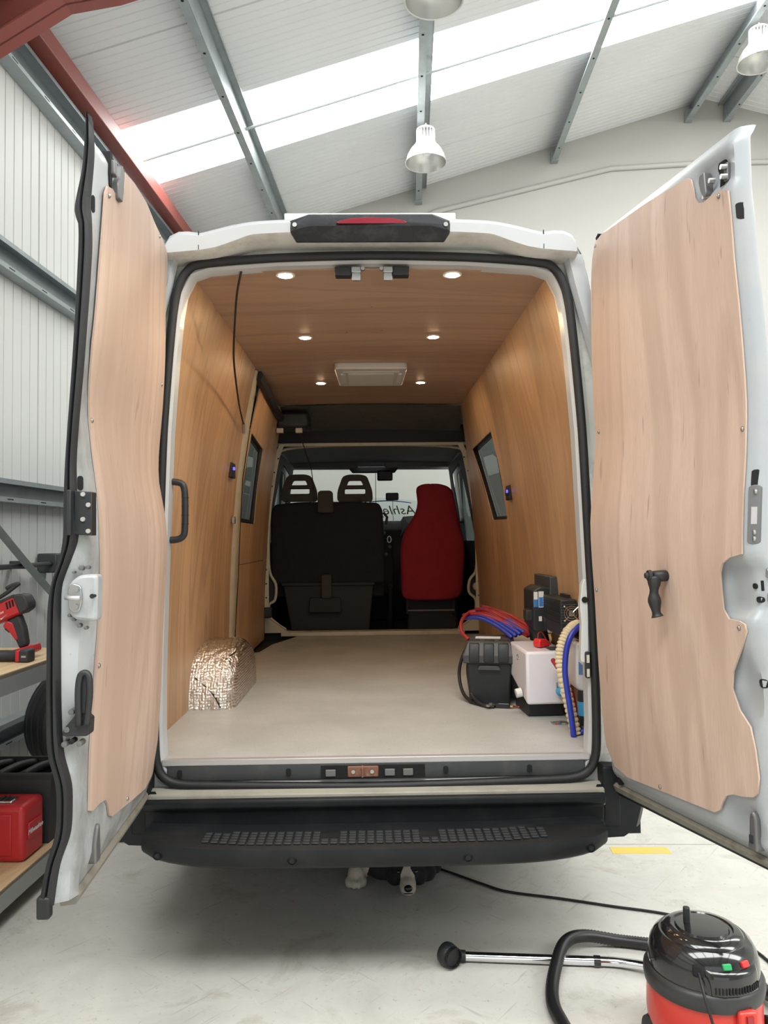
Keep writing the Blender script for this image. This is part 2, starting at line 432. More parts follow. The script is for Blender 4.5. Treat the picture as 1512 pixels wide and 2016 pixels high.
for x, fl_, lab in ((-1.42, 1, 'galvanised purlin crossing the skylight nearest the red eave beam'),
               (0.19, 1, 'galvanised purlin the two middle pendant lamps hang from'),
               (1.81, 1, 'galvanised purlin right of the middle pendant lamps'),
               (3.40, 1, 'galvanised purlin above the right-hand pendant lamp'),
               (3.80, -1, 'galvanised purlin just beyond the roof ridge'),
               (5.40, -1, 'galvanised purlin far down the right-hand roof slope')):
    purlin(x, fl_, lab)
# sag rods between the purlins
rod = [(x, 6.70, roof_z(x)-0.10) for x in (-2.42, -1.42, 0.19, 1.81, 3.40)]
o = MB().tube(rod, 0.013, 6).build('sag_rod', 'galv', None, loc=BLOC, rot=(0, 0, TH))
tag(o, 'thin grey tie rod running across the skylight strip', 'tie rod')
# eave beam, gutter channel and wall rails
def bthing(mb, name, mat, label, cat, group=None, **kw):
    o = mb.build(name, mat, None, loc=BLOC, rot=(0, 0, TH), **kw); return tag(o, label, cat, group)
bthing(MB().box((-2.44, B_Y0+0.02, 4.70), (-2.31, B_Y1-0.01, 4.835)), 'eave_beam', 'red_steel', 'dull red steel eave beam along the top of the left wall', 'beam', bevel=0.006)
def rail(z0, z1, label, dep=0.09):
    x = B_XL + 0.001; t = 0.004
    prof = [(x, z0), (x+dep, z0), (x+dep, z0+0.03), (x+dep-t, z0+0.03), (x+dep-t, z0+t), (x+t, z0+t), (x+t, z1-t), (x+dep-t, z1-t), (x+dep-t, z1-0.03), (x+dep, z1-0.03), (x+dep, z1), (x, z1)]
    o = bthing(MB().prism(prof, 'y', B_Y0+0.02, B_Y1-0.01), 'wall_rail', 'galv', label, 'rail', 'galvanised rails on the left wall')
    for i in range(12):
        yy = 3.7 + i*0.42
        MB().box((x+dep, yy, z0+0.013), (x+dep+0.001, yy+0.07, z0+0.019)).build('slot', 'dark_hole', o)
    return o
rail(4.44, 4.66, 'galvanised channel at the top of the left wall under the red beam', 0.10)
rail(3.13, 3.31, 'galvanised wall rail high on the left wall')
rail(1.72, 1.86, 'galvanised wall rail at head height on the left wall')
rail(0.26, 0.40, 'galvanised wall rail near the floor behind the tyre')
pf = bempty('portal_frame'); tag(pf, 'dull red steel portal frame haunch in the top left corner', 'steel frame')
def rafter_low(x): return roof_z(x)-0.215-0.24
hp = [(B_XL+0.003, 4.37), (-2.0, 4.665), (-1.7, rafter_low(-1.7)), (B_RIDGE, RIDGE_Z-0.455), (B_RIDGE, RIDGE_Z-0.22), (B_XL+0.003, roof_z(B_XL)-0.22)]
MB().prism(hp, 'y', 4.385, 4.40).build('rafter_web', 'red_steel', pf)
fl2 = MB()
for (a, b) in zip(hp[:3], hp[1:4]):
    dx, dz = b[0]-a[0], b[1]-a[1]
    fl2.prism([a, b, (b[0], b[1]+0.012), (a[0], a[1]+0.012)], 'y', 4.30, 4.48)
fl2.build('lower_flange', 'red_steel', pf)
MB().box((B_XL+0.003, 4.30, 0.0), (B_XL+0.04, 4.44, 4.37)).build('column', 'red_steel', pf)

# pendant high-bay lamps
def lamp(x, y, label):
    zt = roof_z(x)-0.215
    t = empty('pendant_lamp', to_world(x, y, zt), TH); tag(t, label, 'lamp', 'high-bay pendant lamps')
    MB().lathe([(0.0, -0.045), (0.012, -0.045), (0.012, 0.0), (0.0, 0.0)], n=8).build('hook', 'steel', t)
    h = MB().lathe([(0.0, -0.045), (0.075, -0.05), (0.09, -0.062), (0.09, -0.075), (0.055, -0.08), (0.055, -0.165), (0.09, -0.17), (0.10, -0.20), (0.0, -0.20)], n=28)
    h.build('housing', 'lamp_white', t, auto=40)
    fin = MB()
    for k in range(18):
        a = k*2*PI/18
        fin.obox((0.072*math.cos(a), 0.072*math.sin(a), -0.122), (0.036, 0.007, 0.09), (0, 0, a))
    fin.build('cooling_fins', 'lamp_white', t)
    prof = [(0.095, -0.195), (0.112, -0.215), (0.152, -0.262), (0.182, -0.318), (0.196, -0.38), (0.203, -0.385), (0.203, -0.39), (0.193, -0.388), (0.177, -0.318), (0.147, -0.264), (0.108, -0.222), (0.0, -0.21)]
    MB().lathe(prof, n=36).build('reflector', 'lamp_alu', t, auto=60)
    MB().lathe([(0.0, -0.285), (0.022, -0.28), (0.03, -0.25), (0.02, -0.21)], n=14).build('bulb', 'lamp_white', t, smooth=True)
lamp(0.205, 7.32, 'silver bell-shaped pendant lamp hanging above the van roof')
lamp(0.21, 5.07, 'pendant lamp cut off by the top edge of the picture')
lamp(3.42, 7.35, 'pendant lamp in the upper right above the open door')
# ================================================================== the van: body shell, rear frame, linings
def vinyl(name):
    m, nt, b = _mat(name); v = coords(nt)
    c = ramp(nt, noise(nt, v, 3.0, 5, 0.6), [(0.35, (0.46, 0.47, 0.455)), (0.65, (0.54, 0.55, 0.535))])
    vo = nt.nodes.new('ShaderNodeTexVoronoi'); vo.inputs['Scale'].default_value = 110; nt.links.new(v, vo.inputs['Vector'])
    c = mix(nt, ramp(nt, vo.outputs['Distance'], [(0.06, 0.75), (0.16, 0.0)]), c, (0.76, 0.74, 0.70))
    c = mix(nt, ramp(nt, noise(nt, v, 150, 2), [(0.66, 0.0), (0.72, 0.6)]), c, (0.16, 0.15, 0.14))
    nt.links.new(c, b.inputs['Base Color']); b.inputs['Roughness'].default_value = 0.42
    return m
def foil(name):
    m, nt, b = _mat(name); v = coords(nt)
    b.inputs['Base Color'].default_value = (0.90, 0.86, 0.80, 1); b.inputs['Metallic'].default_value = 1.0; b.inputs['Roughness'].default_value = 0.13
    vo = nt.nodes.new('ShaderNodeTexVoronoi'); vo.inputs['Scale'].default_value = 75; vo.inputs['Randomness'].default_value = 0.35; nt.links.new(v, vo.inputs['Vector'])
    cr = noise(nt, v, 16, 6, 0.7, 1.0)
    h = mth(nt, 'ADD', mth(nt, 'MULTIPLY', vo.outputs['Distance'], -0.8), mth(nt, 'MULTIPLY', cr, 1.6))
    bump(nt, b, h, 0.75, 0.010); return m
def glass(name, tint, gloss=1.0, rough=0.02):
    m = bpy.data.materials.new(name); m.use_nodes = True; nt = m.node_tree; nt.nodes.clear()
    out = nt.nodes.new('ShaderNodeOutputMaterial'); tr_ = nt.nodes.new('ShaderNodeBsdfTransparent'); gl = nt.nodes.new('ShaderNodeBsdfGlossy')
    mx = nt.nodes.new('ShaderNodeMixShader'); fr = nt.nodes.new('ShaderNodeFresnel'); fr.inputs[0].default_value = 1.45
    tr_.inputs[0].default_value = (*tint, 1); gl.inputs['Roughness'].default_value = rough
    nt.links.new(mth(nt, 'MULTIPLY', fr.outputs[0], gloss), mx.inputs[0]); nt.links.new(tr_.outputs[0], mx.inputs[1]); nt.links.new(gl.outputs[0], mx.inputs[2]); nt.links.new(mx.outputs[0], out.inputs[0])
    return m
M['vinyl'] = vinyl('vinyl'); M['foil'] = foil('foil')
M['glass_dark'] = glass('glass_dark', (0.13, 0.155, 0.15), 0.22); M['glass_clear'] = glass('glass_clear', (0.94, 0.99, 0.965))
M['primer'] = dirty('primer', (0.60, 0.55, 0.44), (0.36, 0.30, 0.22), 0.6, 9, 0.5, 0.3)
M['carpet_dark'] = plain('carpet_dark', (0.12, 0.118, 0.112), 0.95, var=0.25, scale=14, bmp=0.3, bscale=220)
M['underbody'] = plain('underbody', (0.015, 0.015, 0.015), 0.85)
M['sill_grey'] = dirty('sill_grey', (0.030, 0.033, 0.036), (0.10, 0.095, 0.085), 0.6, 9, 0.45, 0.3)
M['sill_beige'] = dirty('sill_beige', (0.36, 0.345, 0.29), (0.14, 0.13, 0.10), 0.7, 9, 0.5, 0.3, (0.4, 1, 1))
M['bumper'] = dirty('bumper', (0.012, 0.0135, 0.0155), (0.035, 0.035, 0.034), 0.5, 7, 0.48, 0.4)
M['bumper_worn'] = dirty('bumper_worn', (0.033, 0.036, 0.040), (0.10, 0.10, 0.10), 0.6, 18, 0.5)
for k_ in ('bumper', 'bumper_worn'): M[k_].node_tree.nodes['Principled BSDF'].inputs['Specular IOR Level'].default_value = 0.22
M['rust'] = dirty('rust', (0.20, 0.085, 0.05), (0.34, 0.27, 0.21), 0.7, 40, 0.6, 0.3)
M['led'] = emit('led', (1.0, 0.72, 0.42), 260.0)
M['trim_white'] = plain('trim_white', (0.60, 0.60, 0.58), 0.35, var=0.03)
M['lens_red'] = plain('lens_red', (0.22, 0.014, 0.028), 0.12, var=0.1, coat=0.5)
M['blue_led'] = emit('blue_led', (0.10, 0.08, 1.0), 1.6)
M['alu_trim'] = plain('alu_trim', (0.48, 0.46, 0.455), 0.45, 0.4, var=0.08)

van = empty('van', (0, 0, 0)); tag(van, 'white high-roof panel van with both rear doors open and a plywood-lined interior', 'van')
WT = [(0.60, 0.872), (0.69, 0.87), (1.2, 0.855), (1.8, 0.80), (2.2, 0.73), (2.465, 0.67), (2.6, 0.64)]
def Wz(z): return smooth_tab(WT, z)
CEIL = 2.465; FLOOR = 0.69
XE = [(0.30, 0.945), (0.40, 0.955), (0.60, 0.985), (1.25, 0.985), (1.6, 0.95), (2.02, 0.865), (2.35, 0.795), (2.50, 0.765), (2.56, 0.72)]
def Xe(z): return smooth_tab(XE, z)
LWIN = [(1.95, 1.54), (3.20, 1.54), (3.25, 2.16), (1.92, 2.18)]      # openings in the outer skin, flared forward
RWIN = [(1.85, 1.54), (3.10, 1.54), (3.50, 2.17), (1.90, 2.18)]
CABW = round_poly([(4.0, 1.45), (5.0, 1.45), (4.75, 2.1), (4.0, 2.15)], 0.08)
# outer skin: two sides, roof, underbody (a real shell, so that the inside is dark)
side_outline = [(-0.03, 0.62), (0.36, 0.60), (0.36, 0.36), (5.7, 0.36), (5.75, 1.25), (5.25, 1.62), (4.85, 2.30), (4.3, 2.53), (-0.03, 2.53)]
for sgn, win in ((-1, LWIN), (1, RWIN)):
    sheet(side_outline, [[(y, z) for y, z in win], CABW], lambda a, b, n: (sgn*(Xe(b)-n), a, b), 0.012, 0.5, 0.1).build('body_side', 'van_white', van, auto=40)
    MB().add([(sgn*(Xe(z)-0.006), y, z) for y, z in CABW], [tuple(range(len(CABW)))]).build('cab_window_pane', 'glass_dark', van)
rp = []
for y, dz in ((-0.02, 0), (0.3, 0.03), (4.2, 0.03), (4.6, -0.09), (4.9, -0.22)):
    rp.append([(x, y, z+dz) for x, z in ((-0.768, 2.50), (-0.74, 2.55), (-0.68, 2.578), (-0.35, 2.60), (0, 2.605), (0.35, 2.60), (0.68, 2.578), (0.74, 2.55), (0.768, 2.50))])
MB().loft(rp, closed=False).build('roof', 'van_white', van, smooth=True)
MB().box((-0.95, 0.02, 0.40), (0.95, 5.6, 0.655)).build('underbody', 'underbody', van)
fr = [[(x, 5.62+0.2*(1-abs(x)**2)-0.42*max(0, z-1.2)*0.9, z) for x in (-0.97, -0.6, -0.2, 0.2, 0.6, 0.97)] for z in (0.40, 0.8, 1.15, 1.45, 1.62)]
MB().loft(fr, closed=False).build('bonnet_front', 'van_white', van, smooth=True)
def wheel(x, y):
    t = MB().lathe([(0.20, -0.10), (0.33, -0.105), (0.345, -0.07), (0.345, 0.07), (0.33, 0.105), (0.20, 0.10)], (x, y, 0.345), 32, 'x').build('wheel', 'rubber', van, auto=40)
    MB().lathe([(0.0, -0.05), (0.06, -0.06), (0.20, -0.04), (0.205, 0.0), (0.20, 0.04), (0.0, 0.05)], (x, y, 0.345), 24, 'x').build('rim', 'steel', t, auto=40)
for x, y in ((-0.82, 1.25), (0.82, 1.25), (-0.82, 4.75), (0.82, 4.75)): wheel(x, y)
# items strapped on the roof: flat white board seen above the spoiler
MB().box((-0.325, 0.05, 2.645), (0.315, 0.9, 2.690)).build('roof_board', 'trim_white', van, bevel=0.004)['label'] = 'flat white board fixed on the roof'

# rear frame
SH = [(0.0, 0.594), (0.30, 0.598), (0.60, 0.606), (0.70, 0.612), (0.755, 0.635), (0.782, 0.69), (0.788, 0.80), (0.786, 1.03), (0.778, 1.30), (0.768, 1.58), (0.757, 1.86), (0.738, 2.12), (0.722, 2.29), (0.706, 2.38), (0.668, 2.452), (0.60, 2.478), (0.35, 2.497), (0.0, 2.505)]
SEAL = SH + [(-x, z) for x, z in SH[-2:0:-1]]
def offset_loop(L, d):
    out = []; n = len(L)
    for i in range(n):
        a, b = Vector(L[i-1]), Vector(L[(i+1) % n]); t = (b-a).normalized()
        out.append((L[i][0]+t.y*d, L[i][1]-t.x*d))
    return out
def loop3(d, y): return [(x, y, z) for x, z in offset_loop(SEAL, d)]
ring = MB().loft([loop3(-0.024, 0.062), loop3(-0.023, 0.008), loop3(-0.014, -0.004), loop3(0.016, 0.0)]); ring.build('door_frame_flange', 'van_white', van, auto=35)
def outer_pt(x, z, y):
    """point on the body's rear outer edge for a point of the seal loop"""
    s = 1 if x >= 0 else -1
    if z < 0.66: return (x*1.20 if abs(x) > 0.6 else x*1.06, y, 0.50)
    if abs(x) < 0.66: return (x*1.12, y, 2.53+0.06*(1-abs(x)))
    return (s*(Xe(z)-0.004), y, min(z+0.03, 2.53))
jam = MB().loft([loop3(0.014, 0.002), loop3(0.036, 0.014), [(x*1.045, 0.012, z+(0.03 if z > 2.0 else 0.0)) for x, z in offset_loop(SEAL, 0.03)], [outer_pt(x, z, -0.02) for x, z in SEAL]])
jam.build('rear_jamb', 'van_jamb', van, auto=30)
for s in (-1, 1):
    pillar = MB(); L = []
    for z in (0.62, 1.0, 1.4, 1.8, 2.02, 2.25, 2.40, 2.50):
        xo = Xe(z); w = 0.014+0.040*max(0, min(1, (z-1.7)/0.7))
        L.append([(s*(xo+0.001), -0.028, z), (s*(xo-w), -0.040, z), (s*(xo-w-0.012), -0.012, z), (s*(xo+0.001), 0.03, z)])
    pillar.loft(L, True, True, True)
    pillar.build('corner_pillar', 'van_white', van, auto=50)
sp = smooth_path([(x, -0.012, z) for x, z in SEAL], 4, True)
MB().tube(sp, 0.0165, 8, closed=True).build('door_seal', 'rubber', van, smooth=True)['label'] = 'black rubber seal round the rear opening'
# beige body strip below the seal, sill plate, floor edge trim
MB().prism([(-0.005, 0.60), (-0.035, 0.592), (-0.055, 0.585), (-0.062, 0.55), (-0.062, 0.53), (0.02, 0.53)], 'x', -0.80, 0.80).build('body_sill', 'sill_beige', van, bevel=0.004)
sill = MB().prism([(0.01, 0.678), (-0.004, 0.674), (-0.010, 0.655), (-0.006, 0.618), (0.03, 0.610)], 'x', -0.745, 0.745).build('sill_plate', 'sill_grey', van, bevel=0.003)
for x in (-0.70, -0.315, 0.245, 0.545):
    MB().prism(round_poly([(x-0.009, 0.632), (x+0.009, 0.632), (x+0.009, 0.660), (x-0.009, 0.660)], 0.009), 'y', -0.0125, -0.008).build('drain_slot', 'dark_hole', sill)
MB().box((-0.20, -0.014, 0.625), (0.17, -0.009, 0.668)).build('latch_recess', 'dark_hole', sill)
MB().box((-0.105, -0.020, 0.628), (0.005, -0.012, 0.667)).build('rusty_striker_plate', 'rust', sill, bevel=0.006)
MB().tube([(-0.052, -0.014, 0.632), (-0.052, -0.036, 0.636), (-0.052, -0.036, 0.66), (-0.052, -0.014, 0.664)], 0.005, 6).build('striker_loop', 'rust', sill)
for x in (-0.085, -0.018): MB().lathe([(0.0, -0.024), (0.007, -0.024), (0.007, -0.018)], (x, 0, 0.648), 10, 'y').build('bolt', 'steel', sill)
for x in (-0.165, 0.045, 0.11): MB().box((x-0.018, -0.022, 0.632), (x+0.018, -0.014, 0.656)).build('latch_clip', 'casting', sill, bevel=0.002)
MB().box((-0.765, -0.006, 0.672), (0.765, 0.022, 0.6945)).build('floor_edge_trim', 'alu_trim', van, bevel=0.003)
# floor covering with the step well cut at the sliding door
fo = [(-0.868, 0.012), (0.868, 0.012), (0.868, 3.56), (-0.60, 3.56), (-0.72, 3.18), (-0.76, 3.05), (-0.80, 2.66), (-0.868, 2.60)]
MB().prism(fo, 'z', 0.662, FLOOR).build('van_floor', 'vinyl', van)['label'] = 'speckled grey vinyl floor'
MB().box((-0.86, 2.61, 0.50), (-0.60, 3.5, 0.661)).build('step_well', 'underbody', van)

# ply linings
def wall_fn(s): return lambda a, b, n: (s*(Wz(b)-n), a, b)
def lining(s, outline, holes, label, mat='ply_wall'):
    o = sheet(outline, holes, wall_fn(s), 0.006, 0.6, 0.09).build('wall_lining', mat, van, auto=30); o['label'] = label; return o
lw = lining(-1, [(0.062, FLOOR), (1.80, FLOOR), (1.83, 1.0), (1.72, 1.8), (1.66, 2.15), (1.62, CEIL), (0.062, CEIL)], [], 'plywood lining of the left rear wall')
lining(-1, [(2.03, FLOOR), (3.36, FLOOR), (3.36, 1.318), (2.03, 1.318)], [], 'lower plywood panel of the sliding door')
lining(-1, [(2.03, 1.322), (3.36, 1.322), (3.20, 2.0), (3.05, 2.44), (1.90, 2.44), (1.90, 1.9)], [round_poly([(2.0, 1.585), (2.57, 1.585), (2.51, 2.095), (1.94, 2.135)], 0.02)], 'upper plywood panel of the sliding door with a window')
rw = lining(1, [(0.062, FLOOR), (1.038, FLOOR), (1.038, CEIL), (0.062, CEIL)], [], 'rear plywood sheet of the right wall')
rw2 = lining(1, [(1.041, FLOOR), (3.52, FLOOR), (3.42, 1.6), (3.25, 2.0), (3.02, 2.3), (2.86, CEIL), (1.041, CEIL)], [round_poly([(1.88, 1.585), (2.423, 1.595), (2.84, 2.125), (1.955, 2.135)], 0.02)], 'front plywood sheet of the right wall with a window')
for (y0, y1) in ((0.045, 0.925), (0.928, 2.87)):
    pan = MB(); L = []
    for i in range(13):
        x = -0.69+1.38*i/12; zc = CEIL+0.012*(1-(x/0.69)**2)-0.004
        L.append([(x, y0, zc), (x, y1, zc), (x, y1, zc+0.006), (x, y0, zc+0.006)])
    pan.loft(L, True, True, True).build('ceiling_lining', 'ply_ceiling', van, auto=30)
# window reveals: dark frames between lining and outer skin
for s, win, wout in ((-1, [(1.97, 1.59), (2.575, 1.59), (2.51, 2.098), (1.94, 2.138)], LWIN), (1, [(1.87, 1.58), (2.43, 1.59), (2.85, 2.13), (1.945, 2.142)], RWIN)):
    A = [(s*(Wz(z)-0.001), y, z) for y, z in win]; 
    c = (sum(p[0] for p in win)/4, sum(p[1] for p in win)/4)
    win2 = [(c[0]+(y-c[0])*0.84, c[1]+(z-c[1])*0.90) for y, z in win]
    Bq = [(s*(Wz(z)+0.022), y, z) for y, z in win]; Cq = [(s*(Wz(z)+0.026), y, z) for y, z in win2]; Dq = [(s*(Xe(z)-0.003), y, z) for y, z in wout]
    MB().loft([A, Bq, Cq]).build('window_reveal', 'black_plastic', van)
    MB().loft([Cq, Dq]).build('window_flare', 'van_white', van)
    MB().add([(s*(Wz(z)+0.0265), y, z) for y, z in win2], [(0, 1, 2, 3)]).build('side_window_pane', 'glass_dark', van)
# white C pillar on the left between quarter panel and sliding door
L = []
for z, y0, y1 in ((0.69, 1.84, 1.98), (0.95, 1.86, 2.02), (1.25, 1.85, 2.05), (1.55, 1.80, 1.98), (1.85, 1.74, 1.88), (2.15, 1.69, 1.83), (2.40, 1.66, 1.76), (2.455, 1.65, 1.72)):
    x = -Wz(z)
    L.append([(x-0.002, y0-0.02, z), (x+0.012, y0+0.01, z), (x+0.010, y1-0.02, z), (x-0.02, y1, z)])
MB().loft(L, False).build('door_pillar', 'primer', van, smooth=True)['label'] = 'bare off-white metal pillar beside the sliding door'
MB().tube([(-Wz(z)+0.002, y, z) for z, y in ((0.69, 2.0), (0.95, 2.04), (1.25, 2.07), (1.55, 2.0), (1.85, 1.90), (2.15, 1.85))], 0.008, 6).build('pillar_seal', 'rubber', van, smooth=True)
MB().box((-0.815, 1.66, 1.57), (-0.795, 1.70, 1.61)).build('pillar_bolt', 'steel', van, bevel=0.004)
# sliding door runner and its carriage at the ceiling
MB().tube([(-0.665, 1.70, 2.44), (-0.67, 2.2, 2.41), (-0.68, 2.6, 2.385), (-0.665, 2.95, 2.37)], 0.034, 6).build('door_runner', 'black_plastic', van)['label'] = 'black sliding door runner at the left ceiling edge'
cb = MB().box((-0.70, 2.86, 2.30), (-0.46, 3.10, 2.42)); cb.build('runner_carriage', 'black_plastic', van, bevel=0.025)
MB().box((-0.70, 2.88, 2.265), (-0.65, 2.92, 2.30)).build('carriage_bracket', 'primer', van, bevel=0.004)
MB().box((-0.56, 2.88, 2.265), (-0.51, 2.92, 2.30)).build('carriage_bracket', 'primer', van, bevel=0.004)
MB().tube(smooth_path([(-0.53, 2.90, 2.27), (-0.50, 2.98, 2.15), (-0.46, 3.1, 2.0), (-0.45, 3.2, 1.80), (-0.46, 3.25, 1.72)], 5), 0.0035, 5).build('thin_cable', 'rubber', van, smooth=True)
# downlights and roof vent
for x, y in ((-0.326, 0.092), (0.304, 0.092), (-0.327, 0.985), (0.305, 0.985), (-0.32, 2.09), (0.315, 2.09)):
    zc = CEIL+0.006*(1-(x/0.69)**2)
    d = MB().lathe([(0.0, -0.001), (0.026, -0.001), (0.026, -0.0035), (0.036, -0.003), (0.037, 0.001), (0.0, 0.003)], (x, y, zc), 28).build('downlight', 'trim_white', van, auto=40)
    MB().lathe([(0.0, -0.0042), (0.025, -0.0042), (0.025, -0.002), (0.0, -0.002)], (x, y, zc), 24).build('led_disc', 'led', d)['label'] = 'glowing warm white LED disc'
v = MB().prism(round_poly([(-0.21, 1.535), (0.205, 1.535), (0.195, 2.03), (-0.20, 2.03)], 0.03), 'z', CEIL-0.030, CEIL+0.01).build('roof_vent', 'trim_white', van, bevel=0.008)
MB().box((-0.165, 1.60, CEIL-0.036), (0.16, 1.97, CEIL-0.029)).build('vent_flange', 'trim_white', v, bevel=0.004)
MB().box((-0.135, 1.63, CEIL-0.040), (0.13, 1.94, CEIL-0.0355)).build('vent_blind', 'lamp_white', v, bevel=0.003)
for x in (-0.165, 0.165): MB().box((x-0.012, 1.66, CEIL-0.038), (x+0.012, 1.90, CEIL-0.030)).build('vent_slot', 'lamp_white', v)
# latch strikers hanging from the top of the rear opening
for s in (-1, 1):
    x = 0.0+s*0.058
    t = MB().box((x-0.012*0-0.018, -0.006, 2.445), (x+0.018, 0.045, 2.468)).build('top_striker', 'steel', van, bevel=0.003)
    MB().box((x-0.016, 0.0, 2.418), (x+0.016, 0.012, 2.446)).build('striker_tongue', 'steel', t, bevel=0.002)
    MB().box((min(x+s*0.018, x+s*0.078), -0.004, 2.436), (max(x+s*0.018, x+s*0.078), 0.04, 2.468)).build('striker_block', 'black_plastic', t, bevel=0.003)
    MB().lathe([(0.0, -0.012), (0.007, -0.012), (0.007, 0.0)], (x-s*0.024, 0, 2.458), 10, 'y').build('bolt', 'steel', t)
# roof spoiler over the doors, with the high brake light
TT = [(-0.738, 2.500), (-0.733, 2.534), (-0.717, 2.561), (-0.685, 2.575), (-0.650, 2.575), (-0.61, 2.568), (-0.521, 2.587), (-0.432, 2.602), (-0.324, 2.607), (0.0, 2.612)]
TT = TT + [(-x, z) for x, z in TT[-2::-1]]
BT = [(-0.738, 2.488), (-0.61, 2.495), (-0.557, 2.502), (-0.485, 2.524), (-0.414, 2.545), (0.0, 2.550)]
BT = BT + [(-x, z) for x, z in BT[-2::-1]]
L = []; Lu = []
xs = sorted(set([x for x, _ in TT] + [x for x, _ in BT] + [i*0.05 for i in range(-14, 15)]))
for x in xs:
    t, b = smooth_tab(TT, x) if abs(x) < 0.7 else lerp_tab(TT, x), smooth_tab(BT, x)
    bow = 0.035*(1-(x/0.74)**2)
    L.append([(x, 0.30, t+0.035), (x, -0.04-bow, t+0.004), (x, -0.070-bow, t-0.006), (x, -0.082-bow, t-0.022), (x, -0.078-bow, b+0.004)])
    Lu.append([(x, -0.078-bow, b+0.004), (x, -0.070-bow, b-0.001), (x, 0.0, b-0.012), (x, 0.05, b-0.02)])
spo = MB().loft(L, False).build('roof_spoiler', 'van_white', van, auto=35)
MB().loft(Lu, False).build('spoiler_underside', 'van_jamb', van, auto=35)
for s in (-1, 1): MB().box((s*0.612-0.0012, -0.0905, 2.500), (s*0.612+0.0012, -0.086, 2.566)).build('seam', 'dark_hole', spo)
hx = [(-0.289, 2.592), (-0.221, 2.617), (0.214, 2.617), (0.279, 2.590), (0.277, 2.552), (0.255, 2.519), (-0.266, 2.519), (-0.287, 2.554)]
hm = [(-0.270, 2.578), (-0.215, 2.612), (0.208, 2.612), (0.262, 2.578), (0.262, 2.560), (0.20, 2.570), (-0.21, 2.570), (-0.272, 2.560)]
bl = MB().loft([[(x, -0.095, z) for x, z in hx], [(x, -0.108, z) for x, z in hx], [(-0.275+0.0, -0.12, 2.580), (-0.217, -0.140, 2.600), (0.210, -0.140, 2.600), (0.266, -0.12, 2.580), (0.268, -0.125, 2.552), (0.205, -0.148, 2.557), (-0.212, -0.148, 2.557), (-0.277, -0.125, 2.552)]], True, True, True)
bl = bl.build('brake_light', 'bumper_worn', van, bevel=0.003)
lens = [(-0.125, 2.570), (-0.110, 2.578), (-0.07, 2.586), (0.0, 2.589), (0.07, 2.586), (0.110, 2.578), (0.125, 2.570), (0.115, 2.567), (-0.115, 2.567)]
MB().prism(lens, 'y', -0.1485, -0.13).build('red_lens', 'lens_red', bl, bevel=0.002)
for s in (-1, 1): MB().lathe([(0.0, -0.133), (0.008, -0.133), (0.008, -0.12)], (s*0.264-0.005, 0, 2.570), 10, 'y').build('screw', 'steel', bl)
# bumper: upper black beam, step with tread pads, corner pieces
bu = empty('rear_bumper', (0, 0, 0), 0, van)
up = MB().prism([(0.02, 0.555), (-0.06, 0.575), (-0.112, 0.592), (-0.124, 0.584), (-0.122, 0.560), (-0.100, 0.545), (-0.095, 0.49), (-0.12, 0.48), (0.02, 0.45)], 'x', -0.80, 0.785).build('bumper_beam', 'bumper', bu, bevel=0.006)
L = []
for i in range(33):
    x = -0.775+1.535*i/32; u = abs((x+0.008)/0.7675); f = -0.215-0.085*max(0.0, 1-u**4)**0.5; 
    lift = 0.022*max(0, (u-0.55)/0.45)
    zt = 0.492+lift*0.6; zb = 0.420+0.03*u**6
    L.append([(x, -0.09, zt+0.004), (x, f+0.02, zt), (x, f+0.004, zt-0.006), (x, f, zt-0.020), (x, f+0.010, zb+0.012), (x, f+0.025, zb), (x, -0.09, zb)])
st = MB().loft(L, True, True, True).build('bumper_step', 'bumper', bu, auto=40)
tread = MB().box((-0.0115, -0.0075, 0), (0.0115, 0.0075, 0.004)).build('tread_pad', 'bumper_worn', st, bevel=0.0015, loc=(-0.5, -0.2, 0.494))
first = True
for c in range(38):
    x = -0.56+1.10*c/37; u = abs((x+0.008)/0.7675); f = -0.215-0.085*max(0.0, 1-u**4)**0.5
    for r in range(5):
        if c in (13, 14, 24, 25) and r > 1: continue
        if abs(x) > 0.5 and r > 3: continue
        yy = f+0.038+0.0205*r + 0.02*max(0, abs(x)-0.4)
        if yy > -0.125: continue
        zz = 0.4935+0.0132*max(0, (u-0.55)/0.45)+0.0005*r
        if first: tread.location = (x, yy, zz); first = False
        else: share('tread_pad', tread, st, (x, yy, zz))
for x, z in ((-0.71, 0.462), (-0.275, 0.455), (0.285, 0.455), (0.69, 0.462)):
    u = abs((x+0.008)/0.7675); f = -0.215-0.085*max(0.0, 1-u**4)**0.5
    MB().lathe([(0.0, -0.004), (0.008, -0.004), (0.010, 0.002), (0.013, 0.002), (0.014, -0.002), (0.016, 0.003)], (x, f+0.003, z), 16, 'y').build('bolt_cap', 'bumper', st)
for s in (-1, 1):
    pr = [(s*0.80, 0.60), (s*0.93, 0.60), (s*0.965, 0.52), (s*0.945, 0.44), (s*0.90, 0.405), (s*0.80, 0.40)]
    MB().loft([[(x*1.02, 0.35, z) for x, z in pr], [(x*1.01, 0.06, z) for x, z in pr], [(x*0.995, 0.0, z) for x, z in pr], [(x*0.965, -0.045, 0.5+(z-0.5)*0.9) for x, z in pr]], True, True, True).build('bumper_corner', 'bumper', bu, auto=45)
    MB().box((min(s*0.795, s*0.86), -0.05, 0.45), (max(s*0.795, s*0.86), 0.05, 0.66)).build('corner_bracket', 'bumper', bu, bevel=0.008)
